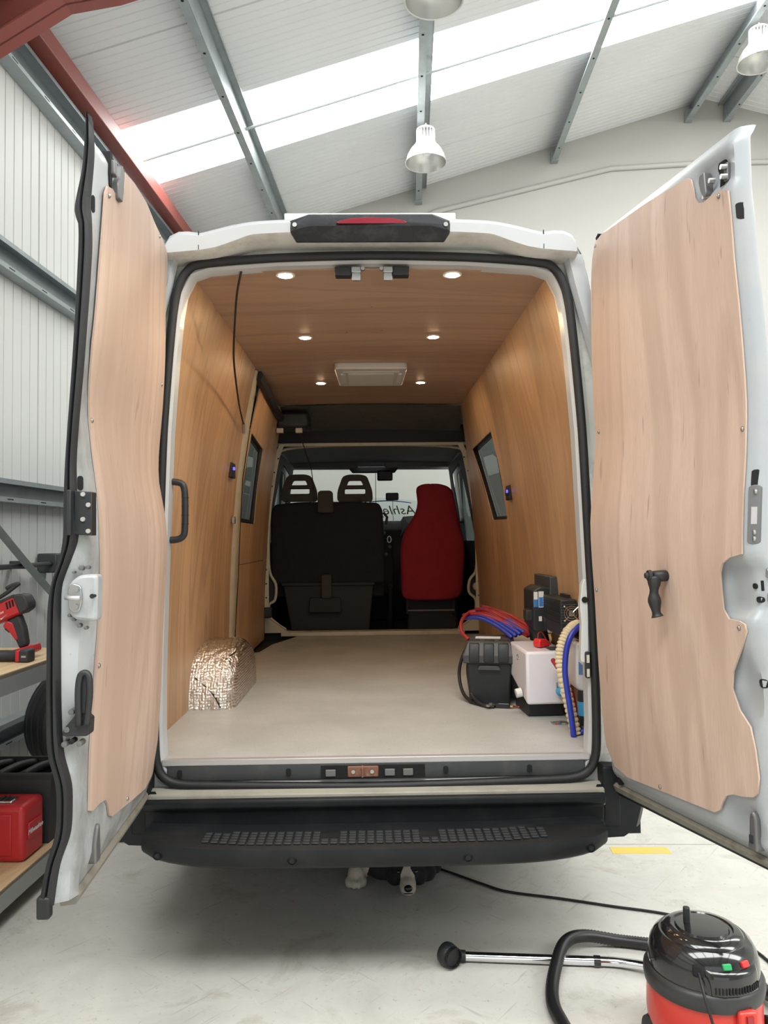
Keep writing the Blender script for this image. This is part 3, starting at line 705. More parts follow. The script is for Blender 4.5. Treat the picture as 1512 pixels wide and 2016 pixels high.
# wheel arches inside, the left one wrapped in foil insulation
def arch(s, mat, y0, y1, depth, h, name, crumple=0.0):
    L = []
    NK, NJ = 24, 48
    for k in range(NK+1):
        u = k/NK; r = 1.0-0.16*max(0, (u-0.72)/0.28)**2; x = s*(0.868-depth*u)
        ring_ = []
        for j in range(NJ+1):
            a = PI*j/NJ; cx = (y0+y1)/2
            cc = math.copysign(abs(math.cos(a))**0.75, math.cos(a))
            jit = crumple*(math.sin(k*1.9+j*0.7)+math.sin(j*1.3-k*0.8)+random.uniform(-1, 1))
            ring_.append((x+jit*0.5*s, cx-cc*((y1-y0)/2*r+jit), FLOOR+max(0.0, math.sin(a))**0.72*(h*r+jit)))
        L.append(ring_)
    mb = MB().loft(L, False); n0 = NK*(NJ+1); mb.f.append(tuple(range(n0, n0+NJ+1)))
    return mb.build(name, mat, van, smooth=True, auto=50)
ar = arch(-1, 'foil', 0.82, 1.56, 0.215, 0.275, 'wheel_arch', 0.0022); ar['label'] = 'wheel arch wrapped in crinkled silver bubble foil'
ar2 = arch(1, 'vinyl', 0.95, 1.60, 0.20, 0.26, 'wheel_arch')
for pts in ([(-0.862, 0.90, 0.84), (-0.78, 0.872, 0.845), (-0.72, 0.90, 0.90), (-0.672, 0.98, 0.935)], [(-0.84, 0.845, 0.835), (-0.76, 0.826, 0.77), (-0.715, 0.815, 0.70)]):
    MB().tube(smooth_path(pts, 5), 0.0025, 5).build('tape_seam', 'dark_hole', ar)
# hanging aerial lead, USB sockets and grab handle
cb = MB().tube(smooth_path([(-0.482, 0.03, 2.462), (-0.513, 0.12, 2.408), (-0.553, 0.30, 2.346), (-0.602, 0.55, 2.274), (-0.645, 0.85, 2.229), (-0.688, 1.20, 2.170), (-0.716, 1.50, 2.120)], 6), 0.0045, 6).build('hanging_lead', 'rubber', van, smooth=True); cb['label'] = 'thin dark lead hanging from the ceiling'
MB().tube([(-0.716, 1.50, 2.125), (-0.720, 1.53, 2.075)], 0.009, 8).build('lead_connector', 'steel', cb)
for s, y, z in ((-1, 1.50, 1.862), (1, 1.695, 1.735)):
    x = s*Wz(z)
    t = MB().obox((x-s*0.010, y, z), (0.022, 0.115, 0.085), (0, 0, 0)).build('usb_socket', 'black_plastic', van, bevel=0.006)
    MB().lathe([(0.0, -0.012), (0.020, -0.012), (0.022, 0.0)], (x-s*0.022, y-0.02, z), 16, 'x').build('socket_cap', 'black_plastic', t)
    MB().obox((x-s*0.030, y-0.045, z+0.006), (0.010, 0.012, 0.016)).build('blue_light', 'blue_led', t)
hd = MB().tube(smooth_path([(-0.775, 0.05, 1.690), (-0.722, 0.05, 1.688), (-0.698, 0.05, 1.670), (-0.694, 0.05, 1.60), (-0.695, 0.05, 1.52), (-0.700, 0.05, 1.492), (-0.722, 0.05, 1.478), (-0.77, 0.05, 1.476)], 3), 0.0125, 8).build('grab_handle', 'black_plastic', van, smooth=True); hd['label'] = 'black grab handle at the left of the opening'
for z in (1.535, 1.567, 1.60, 1.632): MB().tube([(-0.694, 0.05, z-0.001), (-0.694, 0.05, z+0.001)], 0.0138, 8).build('grip_ring', 'rubber', hd)
# white bracket with hole and lamp on the right-hand flange
br = MB().prism(round_poly([(0.735, 1.02), (0.765, 1.02), (0.768, 1.30), (0.758, 1.325), (0.745, 1.30), (0.737, 1.22), (0.742, 1.16)], 0.012), 'y', -0.012, 0.02).build('striker_bracket', 'trim_white', van, bevel=0.004)
MB().lathe([(0.0, -0.016), (0.011, -0.016), (0.011, -0.010)], (0.754, 0, 1.245), 14, 'y').build('hole', 'dark_hole', br)
lp = MB().prism(round_poly([(0.750, 0.965), (0.768, 0.965), (0.768, 1.06), (0.750, 1.06)], 0.008), 'y', -0.022, -0.008).build('marker_lens', 'black_plastic', van, bevel=0.002)
for z in (0.985, 1.035): MB().box((0.754, -0.024, z-0.014), (0.764, -0.0215, z+0.014)).build('contact_strip', 'primer', lp)
# lining screws
def screw(x, y, z, ax, parent, r=0.005):
    prof = [(0.0, -0.004), (r*0.7, -0.0035), (r, 0.0)] if ax != 'x+' else [(0.0, 0.004), (r*0.7, 0.0035), (r, 0.0)]
    return MB().lathe(prof, (x, y, z), 8, 'z' if ax == 'z' else 'x').build('screw', 'steel', parent, smooth=True)
for x, y in ((-0.45, 0.70), (-0.12, 0.90), (0.05, 0.88), (0.42, 0.86), (-0.25, 1.4), (0.3, 1.5), (0.0, 0.5)):
    screw(x, y, CEIL+0.006, 'z', van, 0.004)
# ================================================================== rear doors (ruled surfaces: x at the hinge edge and at the free edge, by height)
D_LF = [(0.687, -0.7361), (0.801, -0.7314), (0.941, -0.7285), (1.054, -0.7219), (1.168, -0.7145), (1.283, -0.7066), (1.398, -0.7028), (1.485, -0.7037), (1.572, -0.7078), (1.641, -0.7157), (1.741, -0.7276), (1.833, -0.7344), (2.017, -0.7128), (2.216, -0.6976), (2.383, -0.6862)]
D_LH = [(0.571, -0.7755), (0.666, -0.7685), (0.783, -0.7580), (0.978, -0.7457), (1.213, -0.7369), (1.409, -0.7262), (1.499, -0.7261), (1.588, -0.7367), (1.677, -0.7525), (1.766, -0.7543), (1.945, -0.7400), (2.125, -0.7311), (2.338, -0.7292), (2.450, -0.7237), (2.541, -0.7290)]
D_RF = [(0.700, 0.9846), (0.804, 0.9822), (0.882, 0.9791), (0.972, 0.9750), (1.092, 0.9703), (1.220, 0.9645), (1.329, 0.9581), (1.422, 0.9553), (1.564, 0.9619), (1.684, 0.9712), (1.824, 0.9771), (1.941, 0.9730), (2.083, 0.9652), (2.201, 0.9562), (2.324, 0.9500), (2.389, 0.9449)]
D_RH = [(0.632, 0.8112), (0.739, 0.8010), (0.850, 0.7890), (1.075, 0.7775), (1.262, 0.7706), (1.412, 0.7629), (1.526, 0.7609), (1.639, 0.7711), (1.715, 0.7781), (1.825, 0.7852), (1.952, 0.7802), (2.141, 0.7777), (2.331, 0.7797), (2.459, 0.7860), (2.525, 0.7983)]
D_L2 = [(0.600, -0.7881), (0.696, -0.7728), (0.768, -0.7487), (0.841, -0.7441), (0.890, -0.7467), (0.963, -0.7653), (1.061, -0.7719), (1.184, -0.7736), (1.307, -0.7741), (1.369, -0.7707), (1.431, -0.7487), (1.480, -0.7328), (1.555, -0.7343), (1.680, -0.7372), (1.932, -0.7182), (2.186, -0.7014), (2.263, -0.7016), (2.314, -0.7043), (2.443, -0.6959), (2.521, -0.6998)]
D_L3 = [(0.601, -0.8185), (0.697, -0.8008), (0.769, -0.7804), (0.841, -0.7770), (0.890, -0.7809), (0.964, -0.7996), (1.061, -0.8025), (1.184, -0.8031), (1.307, -0.8012), (1.369, -0.7929), (1.431, -0.7734), (1.480, -0.7650), (1.555, -0.7640), (1.680, -0.7596), (1.932, -0.7431), (2.186, -0.7303), (2.263, -0.7305), (2.279, -0.7368), (2.302, -0.7394), (2.404, -0.7209), (2.534, -0.7125)]
D_LPLY = [(1.052, 2.367), (1.013, 2.391), (0.947, 2.405), (0.885, 2.402), (0.836, 2.409), (0.808, 2.430), (0.786, 2.466), (0.772, 2.511), (0.630, 2.529), (0.412, 2.541), (0.244, 2.523), (0.070, 2.514), (-0.007, 2.498), (0.000, 2.450), (-0.000, 2.338), (-0.000, 2.125), (0.000, 1.945), (-0.000, 1.766), (0.001, 1.677), (0.000, 1.588), (0.000, 1.499), (-0.000, 1.409), (-0.000, 1.213), (0.000, 0.978), (0.000, 0.783), (0.058, 0.679), (0.176, 0.660), (0.492, 0.686), (0.707, 0.705), (0.750, 0.719), (0.779, 0.756), (0.812, 0.776), (0.884, 0.784), (0.958, 0.783), (0.998, 0.793), (1.002, 0.827), (1.000, 0.941), (1.000, 1.054), (1.000, 1.168), (1.000, 1.283), (1.000, 1.398), (1.002, 1.485), (1.000, 1.572), (1.000, 1.641), (1.004, 1.688), (1.003, 1.741), (1.000, 1.833), (1.051, 1.982), (1.065, 2.138), (1.062, 2.274), (1.057, 2.348)]
D_RPLY = [(-0.000, 2.525), (0.057, 2.535), (0.207, 2.531), (0.450, 2.524), (0.662, 2.510), (0.759, 2.504), (0.783, 2.492), (0.797, 2.462), (0.805, 2.431), (0.827, 2.409), (0.859, 2.401), (0.912, 2.405), (0.961, 2.402), (1.000, 2.389), (1.000, 2.324), (1.000, 2.201), (1.000, 2.083), (1.000, 1.941), (1.000, 1.824), (1.001, 1.684), (1.000, 1.564), (1.000, 1.422), (0.933, 1.411), (0.898, 1.395), (0.884, 1.369), (0.884, 1.323), (0.886, 1.271), (0.911, 1.246), (0.966, 1.244), (0.990, 1.237), (0.996, 1.219), (0.966, 1.174), (0.913, 1.106), (0.902, 1.059), (0.933, 1.006), (0.982, 0.969), (0.999, 0.911), (1.006, 0.842), (0.995, 0.800), (0.974, 0.786), (0.925, 0.776), (0.869, 0.770), (0.832, 0.758), (0.807, 0.734), (0.791, 0.710), (0.759, 0.695), (0.638, 0.689), (0.409, 0.678), (0.161, 0.666), (0.058, 0.681), (-0.000, 0.739), (0.000, 0.850), (0.000, 1.075), (-0.000, 1.262), (-0.000, 1.412), (-0.000, 1.525), (-0.000, 1.639), (-0.000, 1.715), (0.000, 1.825), (-0.000, 1.952), (-0.000, 2.141), (0.000, 2.331), (-0.000, 2.459)]
def door_pt(side, s, z, n):
    """point on a door: s across (0 hinge, 1 lining edge), z height, n outward from the lining's face"""
    if side == 'L':
        return Vector((smooth_tab(D_LH, z)*(1-s)+smooth_tab(D_LF, z)*s - n, -0.08-0.72*s, z))
    x = smooth_tab(D_RH, z)*(1-s)+smooth_tab(D_RF, z)*s
    return Vector((x + n*0.967, -0.08-0.70*s + n*0.25, z))
def sstep(a, b, x):
    t = max(0.0, min(1.0, (x-a)/(b-a))); return t*t*(3-2*t)
def bump2(s, z, s0, s1, z0, z1, es=0.03, ez=0.03):
    return sstep(s0-es, s0+es, s)*(1-sstep(s1-es, s1+es, s))*sstep(z0-ez, z0+ez, z)*(1-sstep(z1-ez, z1+ez, z))
# ---- right door: pressed inner skin with latch pockets
def r_depth(s, z):
    n = 0.0065
    n += 0.034*sstep(1.004, 1.045, s)
    n += 0.030*bump2(s, z, 0.87, 1.06, 1.262, 1.395, 0.03, 0.025)
    n += 0.026*bump2(s, z, 0.90, 1.02, 0.985, 1.13, 0.04, 0.06)
    n += 0.018*bump2(s, z, 0.80, 1.0, 2.42, 2.50, 0.03, 0.02)
    n += 0.016*bump2(s, z, 0.80, 0.98, 0.66, 0.745, 0.04, 0.03)
    n += 0.024*sstep(2.515, 2.565, z) + 0.035*sstep(0.665, 0.60, z)
    n += 0.022*(1-sstep(-0.03, 0.02, s))
    return n
def sag(s, z): return z + 0.032*max(0.0, s)*max(0.0, min(1.0, 1-(z-0.55)/0.16))
def door_skin(side, depth, s0, s1, z0, z1, thick):
    ss = [s0+(s1-s0)*i/44 for i in range(45)]; zs = [z0+(z1-z0)*j/120 for j in range(121)]
    mb = MB(); A = [door_pt(side, s, sag(s, z), depth(s, z)) for z in zs for s in ss]; Bk = [door_pt(side, s, sag(s, z), max(thick(s, z), depth(s, z)+0.010)) for z in zs for s in ss]
    w = 45; n = len(A); fs = []
    for j in range(120):
        for i in range(44):
            a = j*w+i; fs.append((a, a+1, a+w+1, a+w)); fs.append((n+a, n+a+w, n+a+w+1, n+a+1))
    rim = [i for i in range(w)] + [j*w+w-1 for j in range(1, 121)] + [120*w+i for i in range(w-2, -1, -1)] + [j*w for j in range(119, 0, -1)]
    for a, b in zip(rim, rim[1:]+rim[:1]): fs.append((a, n+a, n+b, b))
    return mb.add(A+Bk, fs)
rd = door_skin('R', r_depth, -0.03, 1.040, 0.60, 2.562, lambda s, z: 0.085-0.032*sstep(0.85, 1.03, s)).build('rear_door', 'van_door', van, auto=45); rd['label'] = 'right rear door standing open with a black handle on its plywood'
def ply_panel(side, poly, parent, label):
    o = sheet(poly, [], lambda a, b, n: door_pt(side, a, b, n), 0.0055, 0.25, 0.06).build('door_lining', 'ply_door', parent, auto=40); o['label'] = label; return o
ply_panel('R', D_RPLY, rd, 'plywood panel screwed to the right rear door')
def dscrew(side, s, z, parent, n=0.0, r=0.0075):
    p = door_pt(side, s, z, n); sg = 1 if side == 'L' else -1
    MB().lathe([(0.0, sg*0.004), (r*0.6, sg*0.0035), (r, 0.0)], tuple(p), 10, 'x').build('screw', 'steel', parent, smooth=True)
for s, z in ((0.949, 2.391), (0.012, 2.506), (0.031, 1.84), (0.985, 1.752), (0.961, 1.226), (0.022, 1.286), (0.412, 0.690)): dscrew('R', s, z, rd)
def dplate(side, pts, n0, n1, name, mat, parent, bevel=0.0):
    """plate with an (s, z) outline lying on the door"""
    k = len(pts); A = [door_pt(side, s, z, n0) for s, z in pts]; Bq = [door_pt(side, s, z, n1) for s, z in pts]
    return MB().loft([A, Bq], True, True, True).build(name, mat, parent, bevel=bevel)
def oval(s, z, ws, hz, k=5):
    r = ws*0.5; out = []
    for q in range(4):
        for j in range(k+1):
            a = q*PI/2+j*PI/2/k; cs = (1 if q in (0, 3) else -1); cz = (1 if q in (0, 1) else -1)
            rr = min(ws, hz/0.72*1.0)/2
            out.append((s+cs*(ws/2-rr)+rr*math.cos(a), z+cz*(hz/2-rr*0.72)+rr*0.72*math.sin(a)))
    return out
def on_r(s, z, dn=0.0): return r_depth(s, z)+dn
def rplate(pts, o0, o1, name, mat, parent, bevel=0.0):
    """plate that follows the pressed inner skin of the right door"""
    A = [door_pt('R', s, z, r_depth(s, z)+o0) for s, z in pts]; Bq = [door_pt('R', s, z, r_depth(s, z)+o1) for s, z in pts]
    return MB().loft([A, Bq], True, True, True).build(name, mat, parent, bevel=bevel)
for s, z, w, h in ((1.024, 2.33, 0.020, 0.045), (1.026, 1.62, 0.018, 0.046)):
    rplate(oval(s, z, w, h), -0.0015, 0.008, 'slot', 'dark_hole', rd)
pl_ = rplate(oval(1.026, 1.525, 0.024, 0.155), -0.0035, 0.006, 'hinge_strap_plate', 'casting', rd, 0.001)
for z in (1.585, 1.478, 1.462): 
    p = door_pt('R', 1.026, z, on_r(1.026, z, -0.004)); MB().lathe([(0.0, -0.003), (0.006, -0.003), (0.008, 0.002)], tuple(p), 10, 'x').build('screw', 'steel', pl_)
rplate([(1.021, 1.50), (1.031, 1.50), (1.031, 1.545), (1.021, 1.545)], -0.0045, 0.0, 'maker_label', 'alu_trim', pl_)
for s, z, r in ((1.000, 1.337, 0.010), (1.014, 1.302, 0.011), (1.018, 1.085, 0.016)):
    rplate(oval(s, z, r*1.7, r*1.5), -0.0015, 0.006, 'hole', 'dark_hole', rd)
rplate([(1.018, 1.325), (1.028, 1.325), (1.028, 1.33), (1.04, 1.33), (1.04, 1.347), (1.028, 1.347), (1.028, 1.352), (1.018, 1.352)], -0.0015, 0.006, 'lock_slot', 'dark_hole', rd)
for z in (1.372, 1.308):
    p = door_pt('R', 1.034, z, on_r(1.034, z, -0.004)); MB().lathe([(0.0, -0.006), (0.011, -0.006), (0.013, 0.004)], tuple(p), 12, 'x').build('lock_bolt', 'steel', rd)
# upper latch: grey hook, plate and dark slot
lt = dplate('R', round_poly([(0.93, 2.415), (0.955, 2.415), (0.955, 2.45), (0.965, 2.475), (0.965, 2.49), (0.925, 2.49), (0.92, 2.475), (0.935, 2.45)], 0.006), 0.016, 0.04, 'top_latch', 'dark_hole', rd)
dplate('R', round_poly([(0.852, 2.435), (0.872, 2.408), (0.888, 2.418), (0.882, 2.452), (0.876, 2.482), (0.846, 2.480), (0.842, 2.462)], 0.006), -0.006, 0.020, 'latch_hook', 'casting', lt, 0.003)
dplate('R', round_poly([(0.962, 2.425), (0.985, 2.425), (0.985, 2.475), (0.962, 2.475)], 0.006), 0.010, 0.025, 'latch_plate', 'casting', lt, 0.002)
for s, z in ((0.973, 2.463), (0.973, 2.437), (0.905, 2.448), (0.868, 2.415)):
    p = door_pt('R', s, z, 0.004); MB().lathe([(0.0, -0.008), (0.007, -0.008), (0.008, 0.008)], tuple(p), 10, 'x').build('bolt', 'steel', lt)
# black inside handle
pz = [(0.500, 1.352, 0.024), (0.515, 1.30, 0.028), (0.512, 1.27, 0.030), (0.515, 1.235, 0.024)]
hp_ = [door_pt('R', 0.540, 1.352, 0.0), door_pt('R', 0.540, 1.352, -0.02)]
h = MB().tube([door_pt('R', 0.560, 1.352, 0.003), door_pt('R', 0.560, 1.352, -0.012), door_pt('R', 0.552, 1.350, -0.040)], 0.019, 12, rads=[0.017, 0.017, 0.017]).build('inside_handle', 'black_plastic', rd, smooth=True)
gp = [door_pt('R', 0.556, 1.352, -0.038), door_pt('R', 0.556, 1.325, -0.040), door_pt('R', 0.554, 1.30, -0.042), door_pt('R', 0.554, 1.275, -0.042), door_pt('R', 0.556, 1.245, -0.040), door_pt('R', 0.558, 1.230, -0.038)]
MB().tube(smooth_path(gp, 3), 0.017, 10, rads=[0.016+0.0035*math.sin(i*0.9) for i in range(16)]).build('handle_grip', 'black_plastic', h, smooth=True)
MB().lathe([(0.0, -0.012), (0.008, -0.012), (0.010, -0.004), (0.016, -0.004), (0.017, 0.006)], tuple(door_pt('R', 0.548, 1.353, -0.052)), 12, 'x').build('handle_screw', 'black_plastic', h)
# bottom weather strip and guide bracket
bw = [[door_pt('R', s, sag(s, z), n) for z, n in ((0.605, 0.036), (0.596, 0.026), (0.574, 0.036), (0.570, 0.075), (0.604, 0.085))] for s in [-0.03+1.07*i/12 for i in range(13)]]
bs = MB().loft(bw, True, True, True).build('bottom_strip', 'strip_grey', rd, auto=30)
MB().loft([[door_pt('R', s, sag(s, z), n) for z, n in ((0.575, 0.040), (0.560, 0.046), (0.560, 0.07), (0.573, 0.078))] for s in (-0.03, 0.3, 0.7, 1.04)], True, True, True).build('bottom_seal', 'rubber', rd)
gb = dplate('R', round_poly([(0.935, 0.645), (0.985, 0.645), (0.982, 0.735), (0.965, 0.75), (0.950, 0.735), (0.945, 0.68)], 0.012), -0.002, 0.03, 'guide_bracket', 'casting', rd, 0.006)
dplate('R', [(0.952, 0.665), (0.968, 0.665), (0.968, 0.685), (0.952, 0.685)], -0.006, 0.0, 'guide_slot', 'sill_grey', gb)
dplate('R', oval(0.035, 0.625, 0.02, 0.028), 0.02, 0.05, 'hole', 'dark_hole', rd)
dplate('R', round_poly([(0.01, 2.528), (0.04, 2.542), (0.03, 2.548), (0.005, 2.538)], 0.002), 0.0, 0.02, 'slot', 'dark_hole', rd)
# ---- left door: loops by height; the free edge faces the camera
L = []; zs = [0.60+(2.495-0.60)*i/110 for i in range(111)]
def notch(z): return 0.012*(1-sstep(2.36, 2.40, z))
for z in zs:
    xh, xf, x2, x3 = smooth_tab(D_LH, z)-0.0065, smooth_tab(D_LF, z)-0.0065, smooth_tab(D_L2, z), smooth_tab(D_L3, z)
    top = sstep(2.465, 2.495, z)*0.02; bot = sstep(0.68, 0.60, z)*0.02
    L.append([(xh-0.02-top-bot, -0.055, z), (xh-top-bot, -0.075, z), (xh*0.5+xf*0.5-top-bot, -0.44, z), (xf-top-bot, -0.80, z), (xf-0.004-top, -0.830, z),
              (min(x2, xf-0.004)*0.35+xf*0.65-top, -0.862, z), (x2-top*0.3, -0.878, z), (x3+0.006, -0.884, z), (x3+0.003, -0.878, z), (x3-0.010, -0.84, z), (xh-0.085, -0.04, z)])
ld = MB().loft(L, True, True, True).build('rear_door', 'van_door_dirty', van, auto=40); ld['label'] = 'left rear door standing open, edge towards the viewer'
ply_panel('L', [(min(s, 1.035), z) for s, z in D_LPLY], ld, 'plywood panel screwed to the left rear door')
for s, z in ((0.995, 2.372), (0.164, 2.503), (0.985, 1.785), (0.973, 1.154), (0.498, 0.704), (0.05, 2.015)): dscrew('L', s, z, ld)
# black rubber seal round its free edge: flat lip with a bulb
SL = []
for z in [0.598+(2.535-0.598)*i/120 for i in range(121)]:
    zz = min(z, 2.53); x2, x3 = smooth_tab(D_L2, zz), smooth_tab(D_L3, zz)
    if z > 2.53: x2 = x2-0.004; x3 = x3+0.004*(z-2.53)/0.055*0
    mid = (x2+x3)/2
    SL.append([(x2+0.001, -0.880, z), (x2-0.006, -0.898, z), (mid+0.003, -0.900, z), (mid, -0.892, z), (mid-0.003, -0.902, z), (x3+0.004, -0.900, z), (x3-0.002, -0.888, z), (mid, -0.878, z)])
MB().loft(SL, True, True, True).build('edge_seal', 'rubber', ld, auto=50)['label'] = 'black rubber edge seal'
MB().box((-0.822, -0.903, 0.572), (-0.790, -0.875, 0.625)).build('seal_end', 'rubber', ld, bevel=0.006)
def edge_plate(poly, y0, y1, name, mat, parent, bevel=0.0): return MB().prism(poly, 'y', y0, y1).build(name, mat, parent, bevel=bevel)
def edge_slot(zc, hz):
    xf, x2 = smooth_tab(D_LF, zc)-0.0105, smooth_tab(D_L2, zc)
    a, b = Vector((x2, -0.8795)), Vector((min(x2, xf+0.004)*0.35+(xf+0.004)*0.65, -0.8635)); d = b-a; nrm = Vector((d.y, -d.x)).normalized()
    if nrm.y > 0: nrm = -nrm
    A, Bq = [], []
    for k in range(20):
        an = k*2*PI/20; t = 0.5+0.40*math.cos(an); zz = zc+(hz/2-0.008)*(1 if math.sin(an) > 0 else -1)*(1 if abs(math.sin(an)) > 1e-6 else 0)+0.008*math.sin(an)
        p = a.lerp(b, t)+nrm*0.0015; A.append((p.x, p.y, zz)); q = p-nrm*0.012; Bq.append((q.x, q.y, zz))
    MB().loft([A, Bq], True, True, True).build('slot', 'dark_hole', ld)
edge_slot(2.317, 0.044); edge_slot(1.617, 0.036)
hpz = edge_plate([(-0.738, 1.490), (-0.695, 1.487), (-0.695, 1.594), (-0.738, 1.597)], -0.893, -0.86, 'hinge_plate', 'black_plastic', ld, 0.002); hpz['label'] = 'black steel plate with four rivets'
for x, z in ((-0.716, 1.588), (-0.703, 1.562), (-0.716, 1.527), (-0.703, 1.498)):
    MB().lathe([(0.0, -0.897), (0.0055, -0.897), (0.006, -0.892)], (x, 0, z), 12, 'y').build('rivet', 'alu_trim', hpz)
MB().box((-0.748, -0.915, 1.488), (-0.738, -0.885, 1.598)).build('plate_flange', 'black_plastic', hpz, bevel=0.002)
# latch: pressed housing, striker tongue and bolts
lh = edge_plate(round_poly([(-0.752, 1.30), (-0.735, 1.283), (-0.683, 1.277), (-0.680, 1.393), (-0.725, 1.392), (-0.752, 1.37)], 0.014), -0.895, -0.85, 'latch_housing', 'van_door_dirty', ld, 0.008)
edge_plate(round_poly([(-0.748, 1.312), (-0.738, 1.300), (-0.722, 1.302), (-0.715, 1.33), (-0.718, 1.366), (-0.738, 1.372), (-0.750, 1.36)], 0.008), -0.901, -0.885, 'latch_plate', 'steel', lh, 0.002)
MB().tube([(-0.752, -0.905, 1.338), (-0.735, -0.915, 1.337), (-0.715, -0.915, 1.337)], 0.006, 8).build('latch_tongue', 'alu_trim', lh, smooth=True)
for x, z in ((-0.728, 1.357), (-0.728, 1.316)): MB().lathe([(0.0, -0.906), (0.006, -0.906), (0.007, -0.898)], (x, 0, z), 10, 'y').build('bolt', 'steel', lh)
MB().lathe([(0.0, -0.912), (0.006, -0.912), (0.004, -0.90), (0.004, -0.89)], (-0.687, 0, 1.341), 10, 'y').build('bump_stop', 'rubber', lh)
for x, z, r in ((-0.724, 1.408, 0.006), (-0.708, 1.410, 0.005), (-0.742, 1.398, 0.003), (-0.752, 1.293, 0.004), (-0.742, 1.283, 0.004), (-0.728, 1.268, 0.005), (-0.712, 1.262, 0.004)):
    MB().lathe([(0.0, -0.887), (r, -0.886), (r*1.1, -0.872)], (x, 0, z), 10, 'y').build('bolt', 'casting', ld)
# black door stay with finger loop
stay = MB().prism(round_poly([(-0.765, 1.004), (-0.700, 1.004), (-0.698, 1.045), (-0.706, 1.05), (-0.706, 1.10), (-0.735, 1.05), (-0.760, 1.022)], 0.008), 'y', -0.896, -0.86).build('door_stay', 'black_plastic', ld, bevel=0.003); stay['label'] = 'black plastic door stay'
MB().tube(smooth_path([(-0.722, -0.900, 1.03), (-0.722, -0.905, 1.08), (-0.722, -0.905, 1.12), (-0.718, -0.902, 1.150), (-0.706, -0.900, 1.156), (-0.698, -0.900, 1.145), (-0.696, -0.900, 1.11), (-0.700, -0.898, 1.07), (-0.704, -0.898, 1.03)], 3), 0.008, 8).build('stay_grip', 'black_plastic', stay, smooth=True)
MB().prism(round_poly([(-0.724, 1.06), (-0.698, 1.06), (-0.697, 1.15), (-0.722, 1.152)], 0.01), 'y', -0.900, -0.888).build('stay_web', 'black_plastic', stay)
for x, z, m_, r in ((-0.752, 1.02, 'steel', 0.007), (-0.742, 1.062, 'steel', 0.007), (-0.758, 0.985, 'steel', 0.007), (-0.722, 0.986, 'steel', 0.007), (-0.741, 0.991, 'dark_hole', 0.006)):
    MB().lathe([(0.0, -0.899), (r, -0.898), (r*1.1, -0.872)], (x, 0, z), 10, 'y').build('bolt' if m_ == 'steel' else 'hole', 'casting' if m_ == 'steel' else m_, ld)
# upper latch hardware (grey casting behind a dark slot) and lower guide
dplate('L', round_poly([(0.945, 2.405), (0.975, 2.405), (0.985, 2.44), (0.975, 2.50), (0.945, 2.50), (0.95, 2.45)], 0.008), 0.002, 0.03, 'top_latch', 'dark_hole', ld)
dplate('L', round_poly([(0.86, 2.395), (0.915, 2.39), (0.925, 2.43), (0.90, 2.45), (0.87, 2.50), (0.83, 2.49), (0.84, 2.45)], 0.012), -0.010, 0.015, 'latch_hook', 'casting', ld, 0.004)
dplate('L', round_poly([(0.93, 2.44), (0.965, 2.44), (0.965, 2.48), (0.93, 2.48)], 0.006), -0.008, 0.01, 'latch_plate', 'casting', ld, 0.003)
gl_ = dplate('L', round_poly([(0.86, 0.635), (0.92, 0.635), (0.925, 0.69), (0.905, 0.73), (0.885, 0.735), (0.87, 0.69)], 0.012), -0.004, 0.03, 'guide_bracket', 'casting', ld, 0.006)
bw = [[door_pt('L', s, z, n) for z, n in ((0.607, 0.022), (0.592, 0.014), (0.572, 0.022), (0.568, 0.06), (0.606, 0.07))] for s in [0.0+1.03*i/8 for i in range(9)]]
MB().loft(bw, True, True, True).build('bottom_strip', 'strip_grey', ld, auto=30)
# ================================================================== bulkhead opening, cab and seats
M['seat_black'] = plain('seat_black', (0.016, 0.017, 0.020), 0.95, var=0.25, scale=30, bmp=0.25, bscale=400)
M['seat_red'] = plain('seat_red', (0.30, 0.012, 0.025), 0.85, var=0.25, scale=12, bmp=0.5, bscale=26)
M['headrest'] = plain('headrest', (0.055, 0.048, 0.045), 0.8, var=0.15, scale=20)
M['cab_grey'] = plain('cab_grey', (0.22, 0.22, 0.23), 0.8, var=0.08)
M['cab_dark'] = plain('cab_dark', (0.022, 0.023, 0.026), 0.7, var=0.2)
M['film'] = glass('film', (0.86, 0.93, 0.95))
# dark panel above the bulkhead, from the ceiling lining down to the header
MB().loft([[(-0.665, 2.85, 2.452), (-0.35, 2.85, 2.462), (0, 2.85, 2.466), (0.35, 2.85, 2.462), (0.665, 2.85, 2.452)], [(-0.70, 3.2, 2.41), (-0.35, 3.2, 2.428), (0, 3.2, 2.432), (0.35, 3.2, 2.428), (0.70, 3.2, 2.41)], [(-0.74, 3.50, 2.355), (-0.35, 3.50, 2.370), (0, 3.50, 2.374), (0.35, 3.50, 2.370), (0.74, 3.50, 2.355)]], False).build('overcab_panel', 'carpet_dark', van, smooth=True)['label'] = 'dark grey panel above the cab'
MB().box((-0.80, 3.50, 2.262), (0.80, 3.56, 2.385)).build('overcab_band', 'cab_dark', van, bevel=0.004)
OPEN = [(-0.60, 0.715), (-0.72, 0.745), (-0.80, 0.80), (-0.852, 0.855), (-0.850, 0.945), (-0.802, 0.985), (-0.795, 1.11), (-0.845, 1.22), (-0.853, 1.48), (-0.835, 1.75), (-0.80, 2.05), (-0.765, 2.17), (-0.70, 2.225), (-0.40, 2.25), (0.0, 2.255),
        (0.40, 2.25), (0.72, 2.225), (0.79, 2.17), (0.82, 2.05), (0.845, 1.75), (0.858, 1.48), (0.858, 1.22), (0.802, 1.13), (0.795, 1.03), (0.848, 0.97), (0.845, 0.86), (0.80, 0.80), (0.71, 0.745), (0.60, 0.715)]
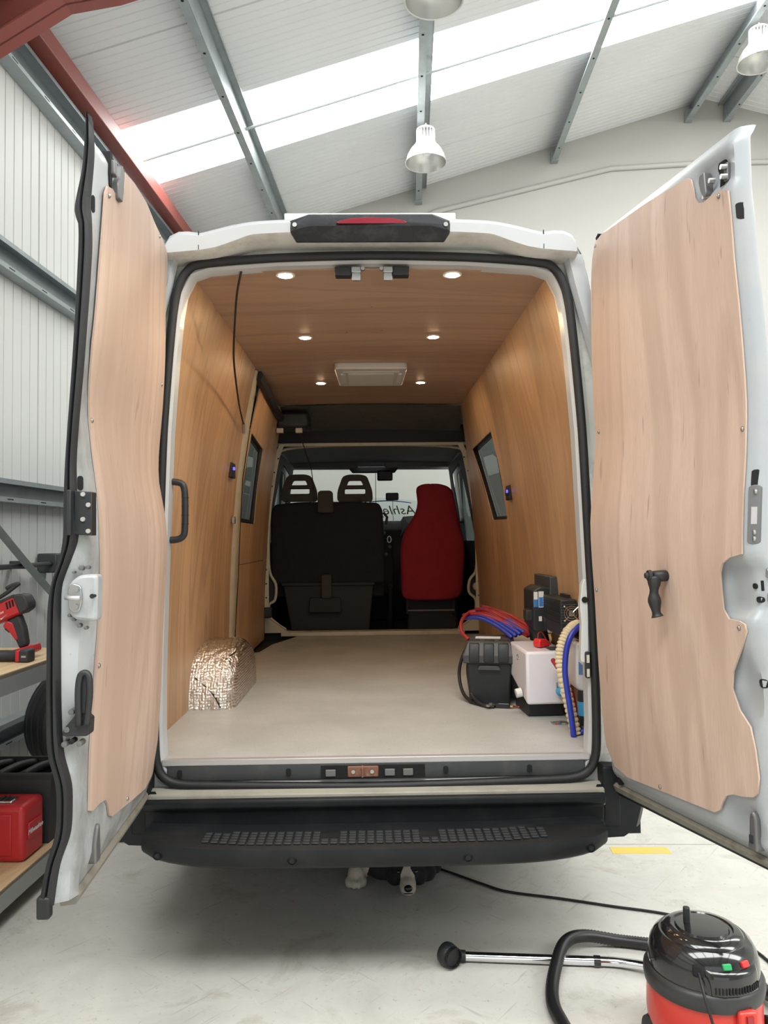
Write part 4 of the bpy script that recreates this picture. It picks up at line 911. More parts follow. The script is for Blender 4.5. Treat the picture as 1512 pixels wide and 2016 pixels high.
bk = sheet([(-0.93, 0.60), (0.93, 0.60), (0.93, 1.5), (0.86, 2.1), (0.78, 2.42), (-0.78, 2.42), (-0.86, 2.1), (-0.93, 1.5)], [OPEN], lambda a, b, n: (a, 3.585+n, b), 0.01, 0.3, 0.3).build('bulkhead', 'cab_dark', van)
fl_path = smooth_path([(x, 3.57, z) for x, z in OPEN], 4, True)
MB().tube(fl_path, 0.013, 6, closed=True).build('bulkhead_flange', 'primer', bk, smooth=True)['label'] = 'bare beige metal flange round the cab opening'
for s in (-1, 1):
    L = [[(s*(x-0.020), 3.44, z), (s*(x+0.022), 3.43, z), (s*(x+0.024), 3.45, z), (s*(x-0.018), 3.46, z)] for z, x in ((0.84, 0.855), (1.10, 0.855), (1.40, 0.855), (1.70, 0.835), (2.0, 0.790), (2.16, 0.76), (2.25, 0.72))]
    po_ = MB().loft(L, True, True, True).build('bulkhead_post', 'primer', bk)
    for k in range(12):
        z = 0.90+k*0.112; x = lerp_tab([(0.84, 0.855), (1.10, 0.855), (1.40, 0.855), (1.70, 0.835), (2.0, 0.790), (2.25, 0.72)], z)
        MB().lathe([(0.0, 3.430), (0.006, 3.430), (0.006, 3.445)], (s*x, 0, z), 8, 'y').build('hole', 'dark_hole', po_)
    MB().tube([(s*0.895, 3.40, 0.72), (s*0.895, 3.40, 1.4), (s*0.87, 3.38, 1.8), (s*0.79, 3.32, 2.2), (s*0.72, 3.25, 2.36)], 0.024, 6).build('post_seal', 'rubber', bk, smooth=True)
MB().lathe([(0.0, 3.545), (0.030, 3.55), (0.036, 3.565), (0.036, 3.585)], (0.862, 0, 1.075), 16, 'y').build('belt_anchor', 'primer', bk, smooth=True)
MB().box((-0.78, 3.47, 2.235), (0.78, 3.50, 2.262)).build('bulkhead_header', 'primer', bk, bevel=0.004)
MB().prism([(-0.75, 3.50), (0.75, 3.50), (0.72, 3.62), (-0.72, 3.62)], 'z', 0.69, 0.725).build('bulkhead_step', 'primer', bk, bevel=0.006)
for s in (-1, 1): MB().prism([(s*0.68, 0.72), (s*0.88, 0.72), (s*0.88, 0.86)], 'y', 3.50, 3.56).build('corner_gusset', 'primer', bk, bevel=0.004)
MB().box((-0.905, 3.33, 0.86), (-0.80, 3.40, 0.94)).build('runner_catch', 'black_plastic', bk, bevel=0.01)
MB().box((-0.89, 3.34, 1.40), (-0.85, 3.40, 1.52)).build('door_buffer', 'black_plastic', bk, bevel=0.008)
# cab: headliner, floor, dashboard, windscreen frame
MB().loft([[(-0.86, 3.6, 2.18), (-0.76, 3.6, 2.255), (0, 3.6, 2.275), (0.76, 3.6, 2.255), (0.86, 3.6, 2.18)], [(-0.88, 4.3, 2.16), (-0.80, 4.3, 2.27), (0, 4.3, 2.29), (0.80, 4.3, 2.27), (0.88, 4.3, 2.16)], [(-0.92, 4.95, 2.12), (-0.84, 4.95, 2.235), (0, 4.95, 2.25), (0.84, 4.95, 2.235), (0.92, 4.95, 2.12)]], False).build('headliner', 'cab_grey', van, smooth=True)
MB().box((-0.93, 3.6, 0.62), (0.93, 5.5, 0.66)).build('cab_floor', 'cab_dark', van)
WSY = lambda z: 5.08+(2.22-z)*0.62
WS = round_poly([(-0.85, 1.60), (0.875, 1.60), (0.875, 2.185), (-0.85, 2.195)], 0.07)
wf = sheet([(-0.98, 0.62), (0.98, 0.62), (0.98, 1.7), (0.93, 2.33), (-0.93, 2.33), (-0.98, 1.7)], [WS], lambda a, b, n: (a, WSY(b)+n, b), 0.03, 0.4, 0.3).build('windscreen_frame', 'cab_grey', van, auto=30)
ws = MB().add([(x*1.02, WSY(z)+0.02, z) for x, z in WS], [tuple(range(len(WS)))]).build('windscreen', 'glass_clear', van)
# vinyl film along the lower windscreen with mirrored script (it reads from outside)
fpoly = [(-0.84, 1.62), (0.86, 1.62), (0.86, 1.80), (0.60, 1.86), (0.25, 1.90), (-0.10, 1.915), (-0.45, 1.88), (-0.84, 1.80)]
fv = [(x, WSY(z)+0.012, z) for x, z in fpoly]
MB().add(fv, [tuple(range(len(fv)))]).build('windscreen_film', 'film', ws)
M['gold'] = plain('gold', (0.40, 0.36, 0.16), 0.5); M['blue_ink'] = plain('blue_ink', (0.10, 0.16, 0.45), 0.5)
def text_mesh(txt, size, mat, parent, mw, extrude=0.0008, shear=0.0, name='lettering'):
    cu = bpy.data.curves.new(name, 'FONT'); cu.body = txt; cu.size = size; cu.extrude = extrude; cu.shear = shear; cu.align_x = 'CENTER'; cu.align_y = 'CENTER'; cu.resolution_u = 3
    tmp = bpy.data.objects.new(name, cu); COL.objects.link(tmp); dg = bpy.context.evaluated_depsgraph_get()
    me = bpy.data.meshes.new_from_object(tmp.evaluated_get(dg)); bpy.data.objects.remove(tmp); bpy.data.curves.remove(cu)
    me.transform(mw); me.materials.clear(); me.materials.append(M[mat])
    o = bpy.data.objects.new(name, me); COL.objects.link(o); o.parent = parent; return o
# x axis of the text runs to -x (mirrored from inside)
tm = Matrix(((-1, 0, 0, 0.27), (0, -0.62*0.85, 1, WSY(1.775)+0.008), (0, 0.85, 0, 1.775), (0, 0, 0, 1)))
text_mesh('Ashley', 0.155, 'gold', ws, tm, shear=0.3)
for z0, z1, x0, x1 in ((1.865, 1.852, -0.02, 0.42), (1.835, 1.842, -0.62, -0.05)):
    pts = [(x0+(x1-x0)*i/8, WSY(z0)+0.004, z0+(z1-z0)*i/8+0.018*math.sin(PI*i/8)) for i in range(9)]
    MB().tube(pts, 0.006, 5).build('blue_swoosh', 'blue_ink', ws)
# sun visors, sensor housing, mirror, dash camera
for s, x0, x1 in ((-1, -0.80, -0.13), (1, 0.14, 0.80)):
    MB().box((x0, 4.93, 2.195), (x1, 4.97, 2.255)).build('sun_visor', 'cab_grey', van, bevel=0.012)
mh = MB().prism([(-0.24, 2.21), (0.29, 2.21), (0.24, 2.145), (-0.19, 2.145)], 'y', 4.98, 5.03).build('sensor_housing', 'cab_dark', van, bevel=0.01)
MB().box((0.06, 4.86, 2.055), (0.215, 4.90, 2.16)).build('mirror', 'black_plastic', mh, bevel=0.015)
MB().box((0.145, 4.95, 1.865), (0.275, 4.99, 1.94)).build('dash_camera', 'black_plastic', mh, bevel=0.012)
MB().tube([(0.045, 4.97, 2.14), (0.045, 4.99, 1.7)], 0.003, 5).build('camera_cable', 'black_plastic', mh)
MB().tube([(0.215, 4.98, 1.87), (0.22, 5.0, 1.66)], 0.0025, 5).build('camera_cable', 'black_plastic', mh)
db = MB().prism([(4.78, 1.0), (4.72, 1.35), (4.80, 1.56), (4.95, 1.64), (5.30, 1.665), (5.42, 1.66), (5.42, 0.66), (4.95, 0.66)], 'x', -0.93, 0.93).build('dashboard', 'cab_dark', van, bevel=0.02)
MB().loft([[(x, 4.74, z) for x, z in ((0.28, 1.50), (0.36, 1.62), (0.62, 1.64), (0.72, 1.50))], [(x, 5.0, z) for x, z in ((0.24, 1.56), (0.32, 1.70), (0.66, 1.72), (0.76, 1.56))]], False, True, True).build('instrument_hood', 'cab_dark', db)
MB().tube([(0.50+0.19*math.cos(a), 4.55-0.05*math.sin(a), 1.46+0.19*math.sin(a)) for a in [i*2*PI/28 for i in range(28)]], 0.016, 8, closed=True).build('steering_wheel', 'cab_dark', db, smooth=True)
MB().box((0.10, 4.55, 0.95), (0.20, 4.78, 1.48)).build('centre_console', 'cab_dark', db, bevel=0.02)
for x, z in ((0.115, 1.53), (0.17, 1.40), (0.135, 1.33)): MB().lathe([(0.0, 4.545), (0.016, 4.545), (0.02, 4.56)], (x, 0, z), 12, 'y').build('dash_knob', 'cab_grey', db, smooth=True)
MB().tube([(0.165+0.018*math.cos(i*PI/8), 4.52, 1.47+0.030*math.sin(i*PI/8)) for i in range(16)], 0.004, 5, closed=True).build('key_ring', 'steel', db)
MB().tube([(0.16, 4.30, 0.66), (0.165, 4.30, 0.95), (0.16, 4.28, 1.05)], 0.03, 8, rads=[0.035, 0.02, 0.032]).build('gear_lever', 'cab_dark', db, smooth=True)
for s in (-1, 1): MB().sheet if False else sheet([(3.6, 0.64), (5.35, 0.64), (5.35, 1.55), (4.85, 2.2), (3.6, 2.2)], [CABW], lambda a, b, n: (s*(Xe(b)-0.05-n), a, b), 0.01, 0.5, 0.3).build('cab_door_trim', 'cab_dark', van)
# bench seat
bn = empty('bench_seat', (0, 0, 0), 0, van)
def cushion(name, poly, y0, y1, mat, parent, bevel=0.03): return MB().prism(poly, 'y', y0, y1).build(name, mat, parent, bevel=bevel, bseg=4)
cushion('backrest', round_poly([(-0.862, 1.10), (0.105, 1.10), (0.10, 1.55), (0.092, 1.72), (0.06, 1.782), (-0.16, 1.795), (-0.62, 1.795), (-0.83, 1.775), (-0.858, 1.70)], 0.04), 3.74, 3.88, 'seat_black', bn)
cushion('seat_cushion', round_poly([(-0.86, 0.98), (0.10, 0.98), (0.10, 1.14), (-0.86, 1.14)], 0.03), 3.85, 4.38, 'seat_black', bn)
def headrest(cx, z0):
    out = round_poly([(cx-0.152, z0), (cx+0.152, z0), (cx+0.150, z0+0.09), (cx+0.105, z0+0.215), (cx+0.055, z0+0.232), (cx-0.055, z0+0.232), (cx-0.105, z0+0.215), (cx-0.150, z0+0.09)], 0.03)
    h1 = round_poly([(cx-0.072, z0+0.140), (cx+0.072, z0+0.140), (cx+0.052, z0+0.182), (cx-0.052, z0+0.182)], 0.012)
    h2 = round_poly([(cx-0.088, z0+0.066), (cx+0.088, z0+0.066), (cx+0.088, z0+0.110), (cx-0.088, z0+0.110)], 0.012)
    hr = sheet(out, [h1, h2], lambda a, b, n: (a, 3.77+n, b), 0.085, 0.1, 0.1).build('headrest', 'headrest', bn, bevel=0.008)
    for dx in (-0.09, 0.09): MB().tube([(cx+dx, 3.81, z0-0.03), (cx+dx, 3.81, z0+0.02)], 0.008, 8).build('headrest_post', 'steel', hr)
headrest(-0.617, 1.800); headrest(-0.142, 1.795)
cushion('belt_guide', round_poly([(-0.462, 1.70), (-0.322, 1.70), (-0.330, 1.875), (-0.352, 1.888), (-0.432, 1.888), (-0.454, 1.875)], 0.02), 3.70, 3.78, 'headrest', bn, 0.012)
bb = MB().prism([(-0.768, 1.14), (0.012, 1.14), (-0.03, 0.70), (-0.69, 0.70)], 'y', 3.77, 4.3).build('seat_box', 'cab_dark', bn, bevel=0.01)
MB().box((-0.77, 3.75, 1.085), (0.02, 3.80, 1.115)).build('seat_rail', 'cab_grey' if False else 'cab_dark', bn, bevel=0.004)
cushion('belt_reel_cover', round_poly([(-0.43, 0.98), (-0.345, 0.98), (-0.345, 1.18), (-0.43, 1.18)], 0.015), 3.70, 3.77, 'headrest', bn, 0.008)
cushion('seat_box_bracket', round_poly([(-0.54, 0.86), (-0.26, 0.86), (-0.27, 0.985), (-0.53, 0.985)], 0.02), 3.72, 3.77, 'cab_dark', bn, 0.008)
MB().tube([(0.10, 3.80, 1.70), (0.13, 3.79, 1.66), (0.12, 3.78, 1.60)], 0.012, 6).build('seat_lever', 'cab_dark', bn)
# driver's seat under a red cover
ds = empty('driver_seat', (0, 0, 0), 0, van)
prof = [(0.945, 0.50, 0.16), (0.965, 0.50, 0.24), (1.0, 0.51, 0.262), (1.10, 0.512, 0.268), (1.22, 0.516, 0.276), (1.38, 0.522, 0.280), (1.48, 0.522, 0.268), (1.58, 0.530, 0.235), (1.66, 0.553, 0.190), (1.74, 0.562, 0.168), (1.82, 0.555, 0.162), (1.88, 0.545, 0.158), (1.918, 0.530, 0.140), (1.940, 0.520, 0.10), (1.946, 0.515, 0.03)]
L = []
for z, cx, hw in prof:
    ty = 0.085 if z < 1.6 else 0.065
    yc = 3.84+0.10*max(0, z-1.0)*0.25
    rg = []
    for k in range(28):
        a = k*2*PI/28; cc, ss_ = math.cos(a), math.sin(a)
        x = cx+hw*math.copysign(abs(cc)**0.55, cc); y = yc+ty*math.copysign(abs(ss_)**0.6, ss_)
        rg.append((x+0.006*math.sin(z*23+k*1.7), y+0.006*math.sin(z*17+k*0.9), z+0.004*math.sin(k*2.1)))
    L.append(rg)
MB().loft(L, True, True, True).build('seat_cover', 'seat_red', ds, smooth=True, subd=1)['label'] = 'dark red fabric cover over the seat back'
MB().box((0.24, 3.86, 0.98), (0.80, 4.42, 1.16)).build('seat_cushion', 'seat_black', ds, bevel=0.04)
MB().box((0.30, 3.90, 0.66), (0.74, 4.36, 0.98)).build('seat_base', 'cab_dark', ds, bevel=0.02)
for x in (0.30, 0.70): MB().tube([(x, 3.84, 0.96), (x, 3.84, 0.84), (x, 4.0, 0.80)], 0.014, 6).build('seat_strut', 'steel' if False else 'cab_dark', ds)
MB().tube([(0.30, 3.82, 0.86), (0.70, 3.82, 0.86)], 0.007, 6).build('seat_bar', 'cab_grey', ds)
# ================================================================== equipment lying in the van
M['box_black'] = plain('box_black', (0.016, 0.019, 0.021), 0.5, var=0.2, scale=20, bmp=0.15, bscale=160)
M['box_grey'] = plain('box_grey', (0.05, 0.053, 0.056), 0.5, var=0.2, scale=20)
M['heater_white'] = plain('heater_white', (0.80, 0.77, 0.82), 0.22, var=0.02)
M['unit_white'] = plain('unit_white', (0.72, 0.72, 0.72), 0.35, var=0.03)
M['hose_red'] = plain('hose_red', (0.34, 0.02, 0.022), 0.4, var=0.15); M['hose_blue'] = plain('hose_blue', (0.03, 0.05, 0.34), 0.38, var=0.15)
M['hose_dark_red'] = plain('hose_dark_red', (0.22, 0.012, 0.02), 0.45, var=0.15)
M['hose_bright_blue'] = plain('hose_bright_blue', (0.025, 0.045, 0.42), 0.3)
M['hose_beige'] = plain('hose_beige', (0.74, 0.63, 0.42), 0.5, var=0.08)
M['red_plastic'] = plain('red_plastic', (0.72, 0.03, 0.03), 0.35, var=0.08); M['label_blue'] = plain('label_blue', (0.04, 0.20, 0.52), 0.5)
M['label_white'] = plain('label_white', (0.75, 0.74, 0.72), 0.5); M['brass'] = plain('brass', (0.75, 0.55, 0.22), 0.3, 0.9)
M['text_grey'] = plain('text_grey', (0.12, 0.12, 0.14), 0.6); M['sky_label'] = plain('sky_label', (0.06, 0.36, 0.68), 0.4)
M['clear_bag'] = glass('clear_bag', (0.93, 0.93, 0.93), rough=0.08)
def tilt(loc, rz=0.0, rx=0.0, ry=0.0): return Matrix.Translation(loc) @ Matrix.Rotation(rz, 4, 'Z') @ Matrix.Rotation(rx, 4, 'X') @ Matrix.Rotation(ry, 4, 'Y')
# battery box
bx = empty('battery_box', (0.565, 0.98, FLOOR), math.radians(-12)); tag(bx, 'black plastic battery box with a ribbed lid on the van floor', 'battery box')
MB().loft([[(x*0.90, y*0.88, 0.0) for x, y in ((-0.105, -0.15), (0.105, -0.15), (0.105, 0.15), (-0.105, 0.15))], [(x, y, 0.20) for x, y in ((-0.105, -0.15), (0.105, -0.15), (0.105, 0.15), (-0.105, 0.15))]], True, True, True).build('box_body', 'box_black', bx, bevel=0.010)
lid = MB().loft([[(x*s_, y*s_, z) for x, y in ((-0.12, -0.165), (0.12, -0.165), (0.12, 0.165), (-0.12, 0.165))] for z, s_ in ((0.195, 1.0), (0.235, 1.02), (0.242, 0.98), (0.285, 0.86), (0.295, 0.80))], True, True, True).build('lid', 'box_grey', bx, bevel=0.006)
for k in (-1, 0, 1): MB().prism([(-0.168, 0.20), (-0.174, 0.232), (-0.150, 0.285), (-0.10, 0.302), (-0.10, 0.288), (-0.140, 0.270), (-0.155, 0.24), (-0.158, 0.20)], 'x', k*0.068-0.024, k*0.068+0.024).build('lid_rib', 'box_black', lid, bevel=0.004)
MB().prism(round_poly([(-0.055, 0.165), (0.055, 0.165), (0.045, 0.185), (-0.045, 0.185)], 0.008), 'y', -0.165, -0.14).build('carry_grip', 'box_grey', bx, bevel=0.004)
MB().box((-0.07, -0.05, 0.297), (0.05, 0.0, 0.302)).build('lid_label', 'label_white', lid)
# water heater
ht = empty('water_heater', (0.735, 0.70, FLOOR), math.radians(3)); tag(ht, 'glossy white tankless water heater box tipped beside the battery box', 'water heater')
MB().box((-0.075, -0.10, 0.0), (0.085, 0.13, 0.058)).build('shadow_block', 'box_black', ht, bevel=0.006)  # black block standing in for the shadow under the propped casing
MB().prism([(-0.155, 0.06), (0.16, 0.145), (0.16, 0.295), (-0.150, 0.288)], 'x', -0.092, 0.092).build('casing', 'heater_white', ht, bevel=0.012, bseg=3)
MB().box((0.02, -0.12, 0.2925), (0.072, -0.05, 0.2960)).build('display', 'box_grey', ht)
MB().lathe([(0.0, -0.175), (0.019, -0.175), (0.021, -0.165), (0.021, -0.152)], (0.055, 0, 0.118), 18, 'y').build('inlet_cap', 'sky_label', ht, smooth=True)
MB().tube([(0.055, -0.165, 0.118), (0.063, -0.195, 0.106)], 0.011, 10).build('inlet_elbow', 'label_white', ht)
MB().tube([(-0.100, -0.09, 0.105), (-0.125, -0.09, 0.10)], 0.020, 12).build('gas_valve', 'label_white', ht)
fm = Matrix(((1, 0, 0, 0), (0, 0, -1, -0.159), (0, 1, 0, 0), (0, 0, 0, 1)))
for x, z, s_ in ((0.045, 0.245, 0.020), (0.040, 0.135, 0.020)):
    text_mesh('HOT WATER', 0.010, 'text_grey', ht, Matrix.Translation((x, -0.1555, z)) @ Matrix.Rotation(PI/2, 4, 'Y') @ Matrix(((1, 0, 0, 0), (0, 0, -1, 0), (0, 1, 0, 0), (0, 0, 0, 1))), 0.0003, name='printed_text') if False else \
    MB().box((x-0.0015, -0.1562, z-s_), (x+0.0015, -0.1535, z+s_)).build('printed_line', 'text_grey', ht)
for k in range(3): MB().tube([(-0.0925, 0.0+0.012*math.cos(a), 0.245+0.012*math.sin(a)) for a in (k*2.1, k*2.1+0.6, k*2.1+1.2)], 0.0018, 5).build('flame_emblem', 'text_grey', ht)
# corrugated and blue hoses coming up through the floor
bh = smooth_path([(0.790, 0.275, FLOOR+0.001), (0.775, 0.285, 0.77), (0.757, 0.29, 0.86), (0.742, 0.30, 0.95), (0.745, 0.31, 1.02), (0.768, 0.32, 1.075), (0.80, 0.34, 1.105), (0.828, 0.38, 1.11), (0.835, 0.44, 1.10)], 14)
o = MB().tube(bh, 0.021, 12, rads=[0.0225 if i % 3 else 0.0175 for i in range(len(bh))]).build('corrugated_hose', 'hose_beige', None); tag(o, 'cream corrugated hose arching up from the van floor', 'hose')
o = MB().tube(smooth_path([(0.772, 0.245, FLOOR+0.001), (0.763, 0.247, 0.78), (0.750, 0.25, 0.88), (0.744, 0.25, 0.95), (0.752, 0.25, 1.03), (0.775, 0.26, 1.085), (0.81, 0.28, 1.115), (0.838, 0.33, 1.12)], 8), 0.0115, 10).build('blue_hose', 'hose_bright_blue', None, smooth=True); tag(o, 'bright blue hose bent in front of the cream corrugated hose', 'hose')
o = MB().tube(smooth_path([(0.755, 0.50, 0.95), (0.775, 0.42, 0.90), (0.795, 0.36, 0.84), (0.805, 0.33, 0.76), (0.808, 0.32, FLOOR+0.001)], 6), 0.010, 8).build('red_hose', 'hose_red', None, smooth=True); tag(o, 'red hose hanging down behind the cream corrugated hose', 'hose')
# white unit on the wall behind the hoses
wu = empty('charger_unit', (0.832, 0.40, 0.865)); tag(wu, 'pale grey plastic unit on the wall behind the blue hose', 'charger')
MB().loft([[(-0.030, -0.11, 0.0), (0.018, -0.11, -0.02), (0.018, 0.11, -0.02), (-0.030, 0.11, 0.0)], [(-0.036, -0.115, 0.03), (0.018, -0.115, 0.03), (0.018, 0.115, 0.03), (-0.036, 0.115, 0.03)], [(-0.034, -0.113, 0.185), (0.014, -0.113, 0.185), (0.014, 0.113, 0.185), (-0.034, 0.113, 0.185)]], True, True, True).build('unit_case', 'unit_white', wu, bevel=0.008)
for k in range(4): MB().box((-0.024+0.006*k, -0.118, 0.06), (-0.021+0.006*k, -0.114, 0.11-0.006*k)).build('printed_mark', 'label_blue', wu)
MB().obox((-0.012, -0.06, 0.1855), (0.012, 0.022, 0.004)).build('unit_vent', 'hose_dark_red', wu)
# water pump by the flange
wp = empty('water_pump', (0.838, 0.31, FLOOR)); tag(wp, 'small black water pump with a light blue label by the right-hand door frame', 'pump')
MB().lathe([(0.0, 0.03), (0.022, 0.03), (0.028, 0.045), (0.028, 0.16), (0.022, 0.175), (0.0, 0.178)], (-0.002, 0, 0), 18).build('pump_motor', 'box_black', wp, auto=40)
MB().lathe([(0.0285, 0.07), (0.0288, 0.07), (0.0288, 0.125), (0.0285, 0.125)], (-0.002, 0, 0), 18).build('pump_label', 'sky_label', wp)
MB().box((-0.024, -0.03, 0.0), (0.02, 0.03, 0.032)).build('pump_base', 'box_black', wp, bevel=0.006)
MB().tube([(-0.015, -0.03, 0.02), (-0.03, -0.05, 0.012)], 0.009, 8).build('pump_outlet', 'hose_bright_blue', wp, smooth=True)
# inverter with fan
iv = empty('inverter', (0.815, 0.58, 1.055)); tag(iv, 'black inverter with a chrome fan guard fixed on the right wall', 'inverter')
MB().box((-0.040, -0.15, 0.0), (0.030, 0.17, 0.155)).build('inverter_case', 'box_black', iv, bevel=0.006)
for k in range(9): MB().box((-0.0425, -0.14, 0.050+0.011*k), (-0.0395, 0.16, 0.055+0.011*k)).build('cooling_rib', 'box_black', iv)
for k in range(8): MB().box((-0.037, -0.1525, 0.055+0.011*k), (0.028, -0.149, 0.060+0.011*k)).build('front_rib', 'box_grey', iv)
fg = empty('fan', (0.006, -0.154, 0.098), 0, iv)
for r in (0.012, 0.022, 0.031): MB().tube([(r*math.cos(i*PI/14), 0, r*math.sin(i*PI/14)) for i in range(28)], 0.0016, 5, closed=True).build('guard_ring', 'chrome', fg)
for a in (0.78, 2.35, 3.93, 5.5): MB().tube([(0.008*math.cos(a), 0, 0.008*math.sin(a)), (0.042*math.cos(a), 0, 0.042*math.sin(a))], 0.0018, 5).build('guard_spoke', 'chrome', fg); MB().lathe([(0.0, -0.003), (0.004, -0.002), (0.004, 0.003)], (0.042*math.cos(a), 0, 0.042*math.sin(a)), 8, 'y').build('guard_screw', 'chrome', fg)
MB().lathe([(0.0, -0.002), (0.010, -0.001), (0.012, 0.003)], (0, 0, 0), 16, 'y').build('fan_hub', 'steel', fg)
for k in range(3): MB().box((-0.030, -0.1515, 0.012+0.010*k), (-0.012, -0.149, 0.018+0.010*k)).build('printed_line', 'label_white', iv)
MB().box((0.010, -0.05, 0.155), (0.028, 0.06, 0.168)).build('mounting_tab', 'box_black', iv)
# pump unit with labels on its bracket
cp = empty('compressor_unit', (0.790, 0.90, 1.0)); tag(cp, 'black compressor unit with blue and white labels on the right wall', 'compressor')
MB().prism(round_poly([(-0.055, 0.045), (0.05, 0.03), (0.052, 0.235), (-0.020, 0.245), (-0.055, 0.225)], 0.01), 'y', -0.12, 0.10).build('unit_body', 'box_black', cp, bevel=0.008)
MB().lathe([(0.0, -0.02), (0.045, -0.015), (0.052, 0.03), (0.050, 0.07)], (-0.005, -0.02, 0.0), 20).build('motor_bowl', 'box_black', cp, smooth=True)
MB().box((-0.085, -0.10, 0.085), (-0.05, -0.03, 0.135)).build('side_lug', 'box_black', cp, bevel=0.006)
MB().box((0.02, -0.14, 0.10), (0.062, 0.20, 0.29)).build('wall_bracket', 'box_grey', cp, bevel=0.004)
MB().box((-0.052, -0.1225, 0.150), (-0.034, -0.119, 0.220)).build('maker_label', 'label_white', cp); MB().box((-0.052, -0.1232, 0.150), (-0.034, -0.1222, 0.185)).build('blue_panel', 'label_blue', cp)
MB().box((-0.030, -0.1225, 0.148), (-0.006, -0.119, 0.222)).build('maker_label', 'label_white', cp); MB().box((-0.028, -0.1232, 0.152), (-0.010, -0.1222, 0.195)).build('blue_panel', 'label_blue', cp)
MB().box((-0.030, -0.1225, 0.085), (-0.016, -0.119, 0.107)).build('rating_plate', 'text_grey' if False else 'label_white', cp)
MB().lathe([(0.0, 0.0), (0.012, 0.004), (0.014, 0.016), (0.0, 0.026)], (0.02, -0.13, 0.030), 12).build('white_valve', 'label_white', cp, smooth=True)
MB().tube([(0.02, -0.12, 0.03), (0.03, -0.11, 0.0), (0.04, -0.09, -0.03)], 0.010, 8).build('brass_union', 'brass', cp)
# red and blue pipes thrown over the battery box
def pipe_coil(name, label, mats, specs):
    t = empty(name, (0.62, 1.05, 0.99)); tag(t, label, 'pipes', 'water pipes over the battery box')
    for i, (a, b, c_, d, m_) in enumerate(specs):
        pts = [Vector(p)-Vector(t.location) for p in (a, b, c_, d)]
        MB().tube(smooth_path(pts, 6), 0.0095, 8).build('pipe', m_, t, smooth=True)
reds, blues = [], []
random.seed(11)
for i in range(7):
    f = i/6; j = random.uniform(-0.012, 0.012)
    reds.append(((0.480+0.10*f, 1.36+j, 1.060+0.045*f-0.02*(i % 2)), (0.56+0.07*f, 1.22, 1.075+0.03*f+j), (0.65+0.05*f, 1.07, 1.045+0.02*f-j), (0.735+0.03*f, 0.91-0.01*i, 1.000+0.004*i), 'hose_red' if i % 3 == 0 else 'hose_dark_red'))
for i in range(5):
    f = i/4; j = random.uniform(-0.012, 0.012)
    blues.append(((0.470+0.11*f, 1.33+j, 1.045+0.055*f), (0.55+0.07*f, 1.20, 1.055+0.03*f+j), (0.62+0.06*f, 1.06, 1.025+0.03*f), (0.66+0.08*f, 0.93, 0.992+0.008*i), 'hose_blue'))
pipe_coil('red_pipes', 'bundle of red water pipes spread over the black battery box', None, reds)
pipe_coil('blue_pipes', 'bundle of dark blue water pipes among the red ones', None, blues)
o = MB().tube(smooth_path([(0.56, 1.30, 1.085), (0.50, 1.30, 1.075), (0.45, 1.20, 1.04), (0.44, 1.10, 1.00), (0.462, 1.02, 0.975)], 6), 0.009, 8).build('battery_lead', 'hose_red', None, smooth=True); tag(o, 'thick red battery lead curving down on the left of the box lid', 'cable')
# black battery cables at the left of the box, fuse holder on the floor
for i, (pts, lab) in enumerate(((((0.455, 0.98, 0.95), (0.425, 1.0, 0.88), (0.412, 1.0, 0.80), (0.425, 0.93, 0.725), (0.47, 0.845, FLOOR+0.008), (0.53, 0.80, FLOOR+0.008), (0.56, 0.79, FLOOR+0.010)), 'outer black battery cable looping to the floor'),
                      (((0.47, 0.95, 0.93), (0.447, 0.93, 0.86), (0.448, 0.90, 0.79), (0.458, 0.86, 0.73), (0.50, 0.79, FLOOR+0.008), (0.545, 0.765, FLOOR+0.008)), 'inner black battery cable beside the battery box'))):
    o = MB().tube(smooth_path(pts, 7), 0.0085, 8).build('black_cable', 'rubber', None, smooth=True); tag(o, lab, 'cable', 'black battery cables')
    MB().lathe([(0.0, 0.0), (0.010, 0.0), (0.010, 0.008), (0.0, 0.010)], (pts[-1][0]-0.03, pts[-1][1]-0.012, pts[-1][2]+0.004), 12).build('ring_terminal', 'steel', o)
fh = empty('fuse_holder', (0.585, 0.775, FLOOR), -0.25); tag(fh, 'black fuse holder with brass ends on the van floor', 'fuse holder')
MB().box((-0.035, -0.014, 0.0), (0.035, 0.014, 0.024)).build('fuse_body', 'black_gloss', fh, bevel=0.004)
for x in (-0.04, 0.04): MB().box((x-0.007, -0.010, 0.006), (x+0.007, 0.010, 0.016)).build('brass_end', 'brass', fh)
MB().tube([(0.045, 0, 0.010), (0.075, -0.004, 0.008), (0.10, 0.0, 0.008)], 0.004, 6).build('red_wire', 'hose_red', fh, smooth=True)
# red connector on top of the heater
cn = empty('red_connector', (0.745, 0.665, FLOOR+0.2945), 0.5); tag(cn, 'bright red plug with a thin wire loop on the white heater', 'plug')
MB().prism(round_poly([(-0.03, 0.0), (0.03, 0.0), (0.034, 0.016), (0.01, 0.034), (-0.024, 0.036), (-0.032, 0.02)], 0.006), 'y', -0.022, 0.022).build('plug_body', 'red_plastic', cn, bevel=0.004)
MB().tube(smooth_path([(-0.02, 0.0, 0.03), (0.0, 0.02, 0.055), (0.03, 0.03, 0.058), (0.05, 0.02, 0.02), (0.055, 0.0, 0.004)], 5), 0.003, 6).build('wire_loop', 'hose_red', cn, smooth=True)
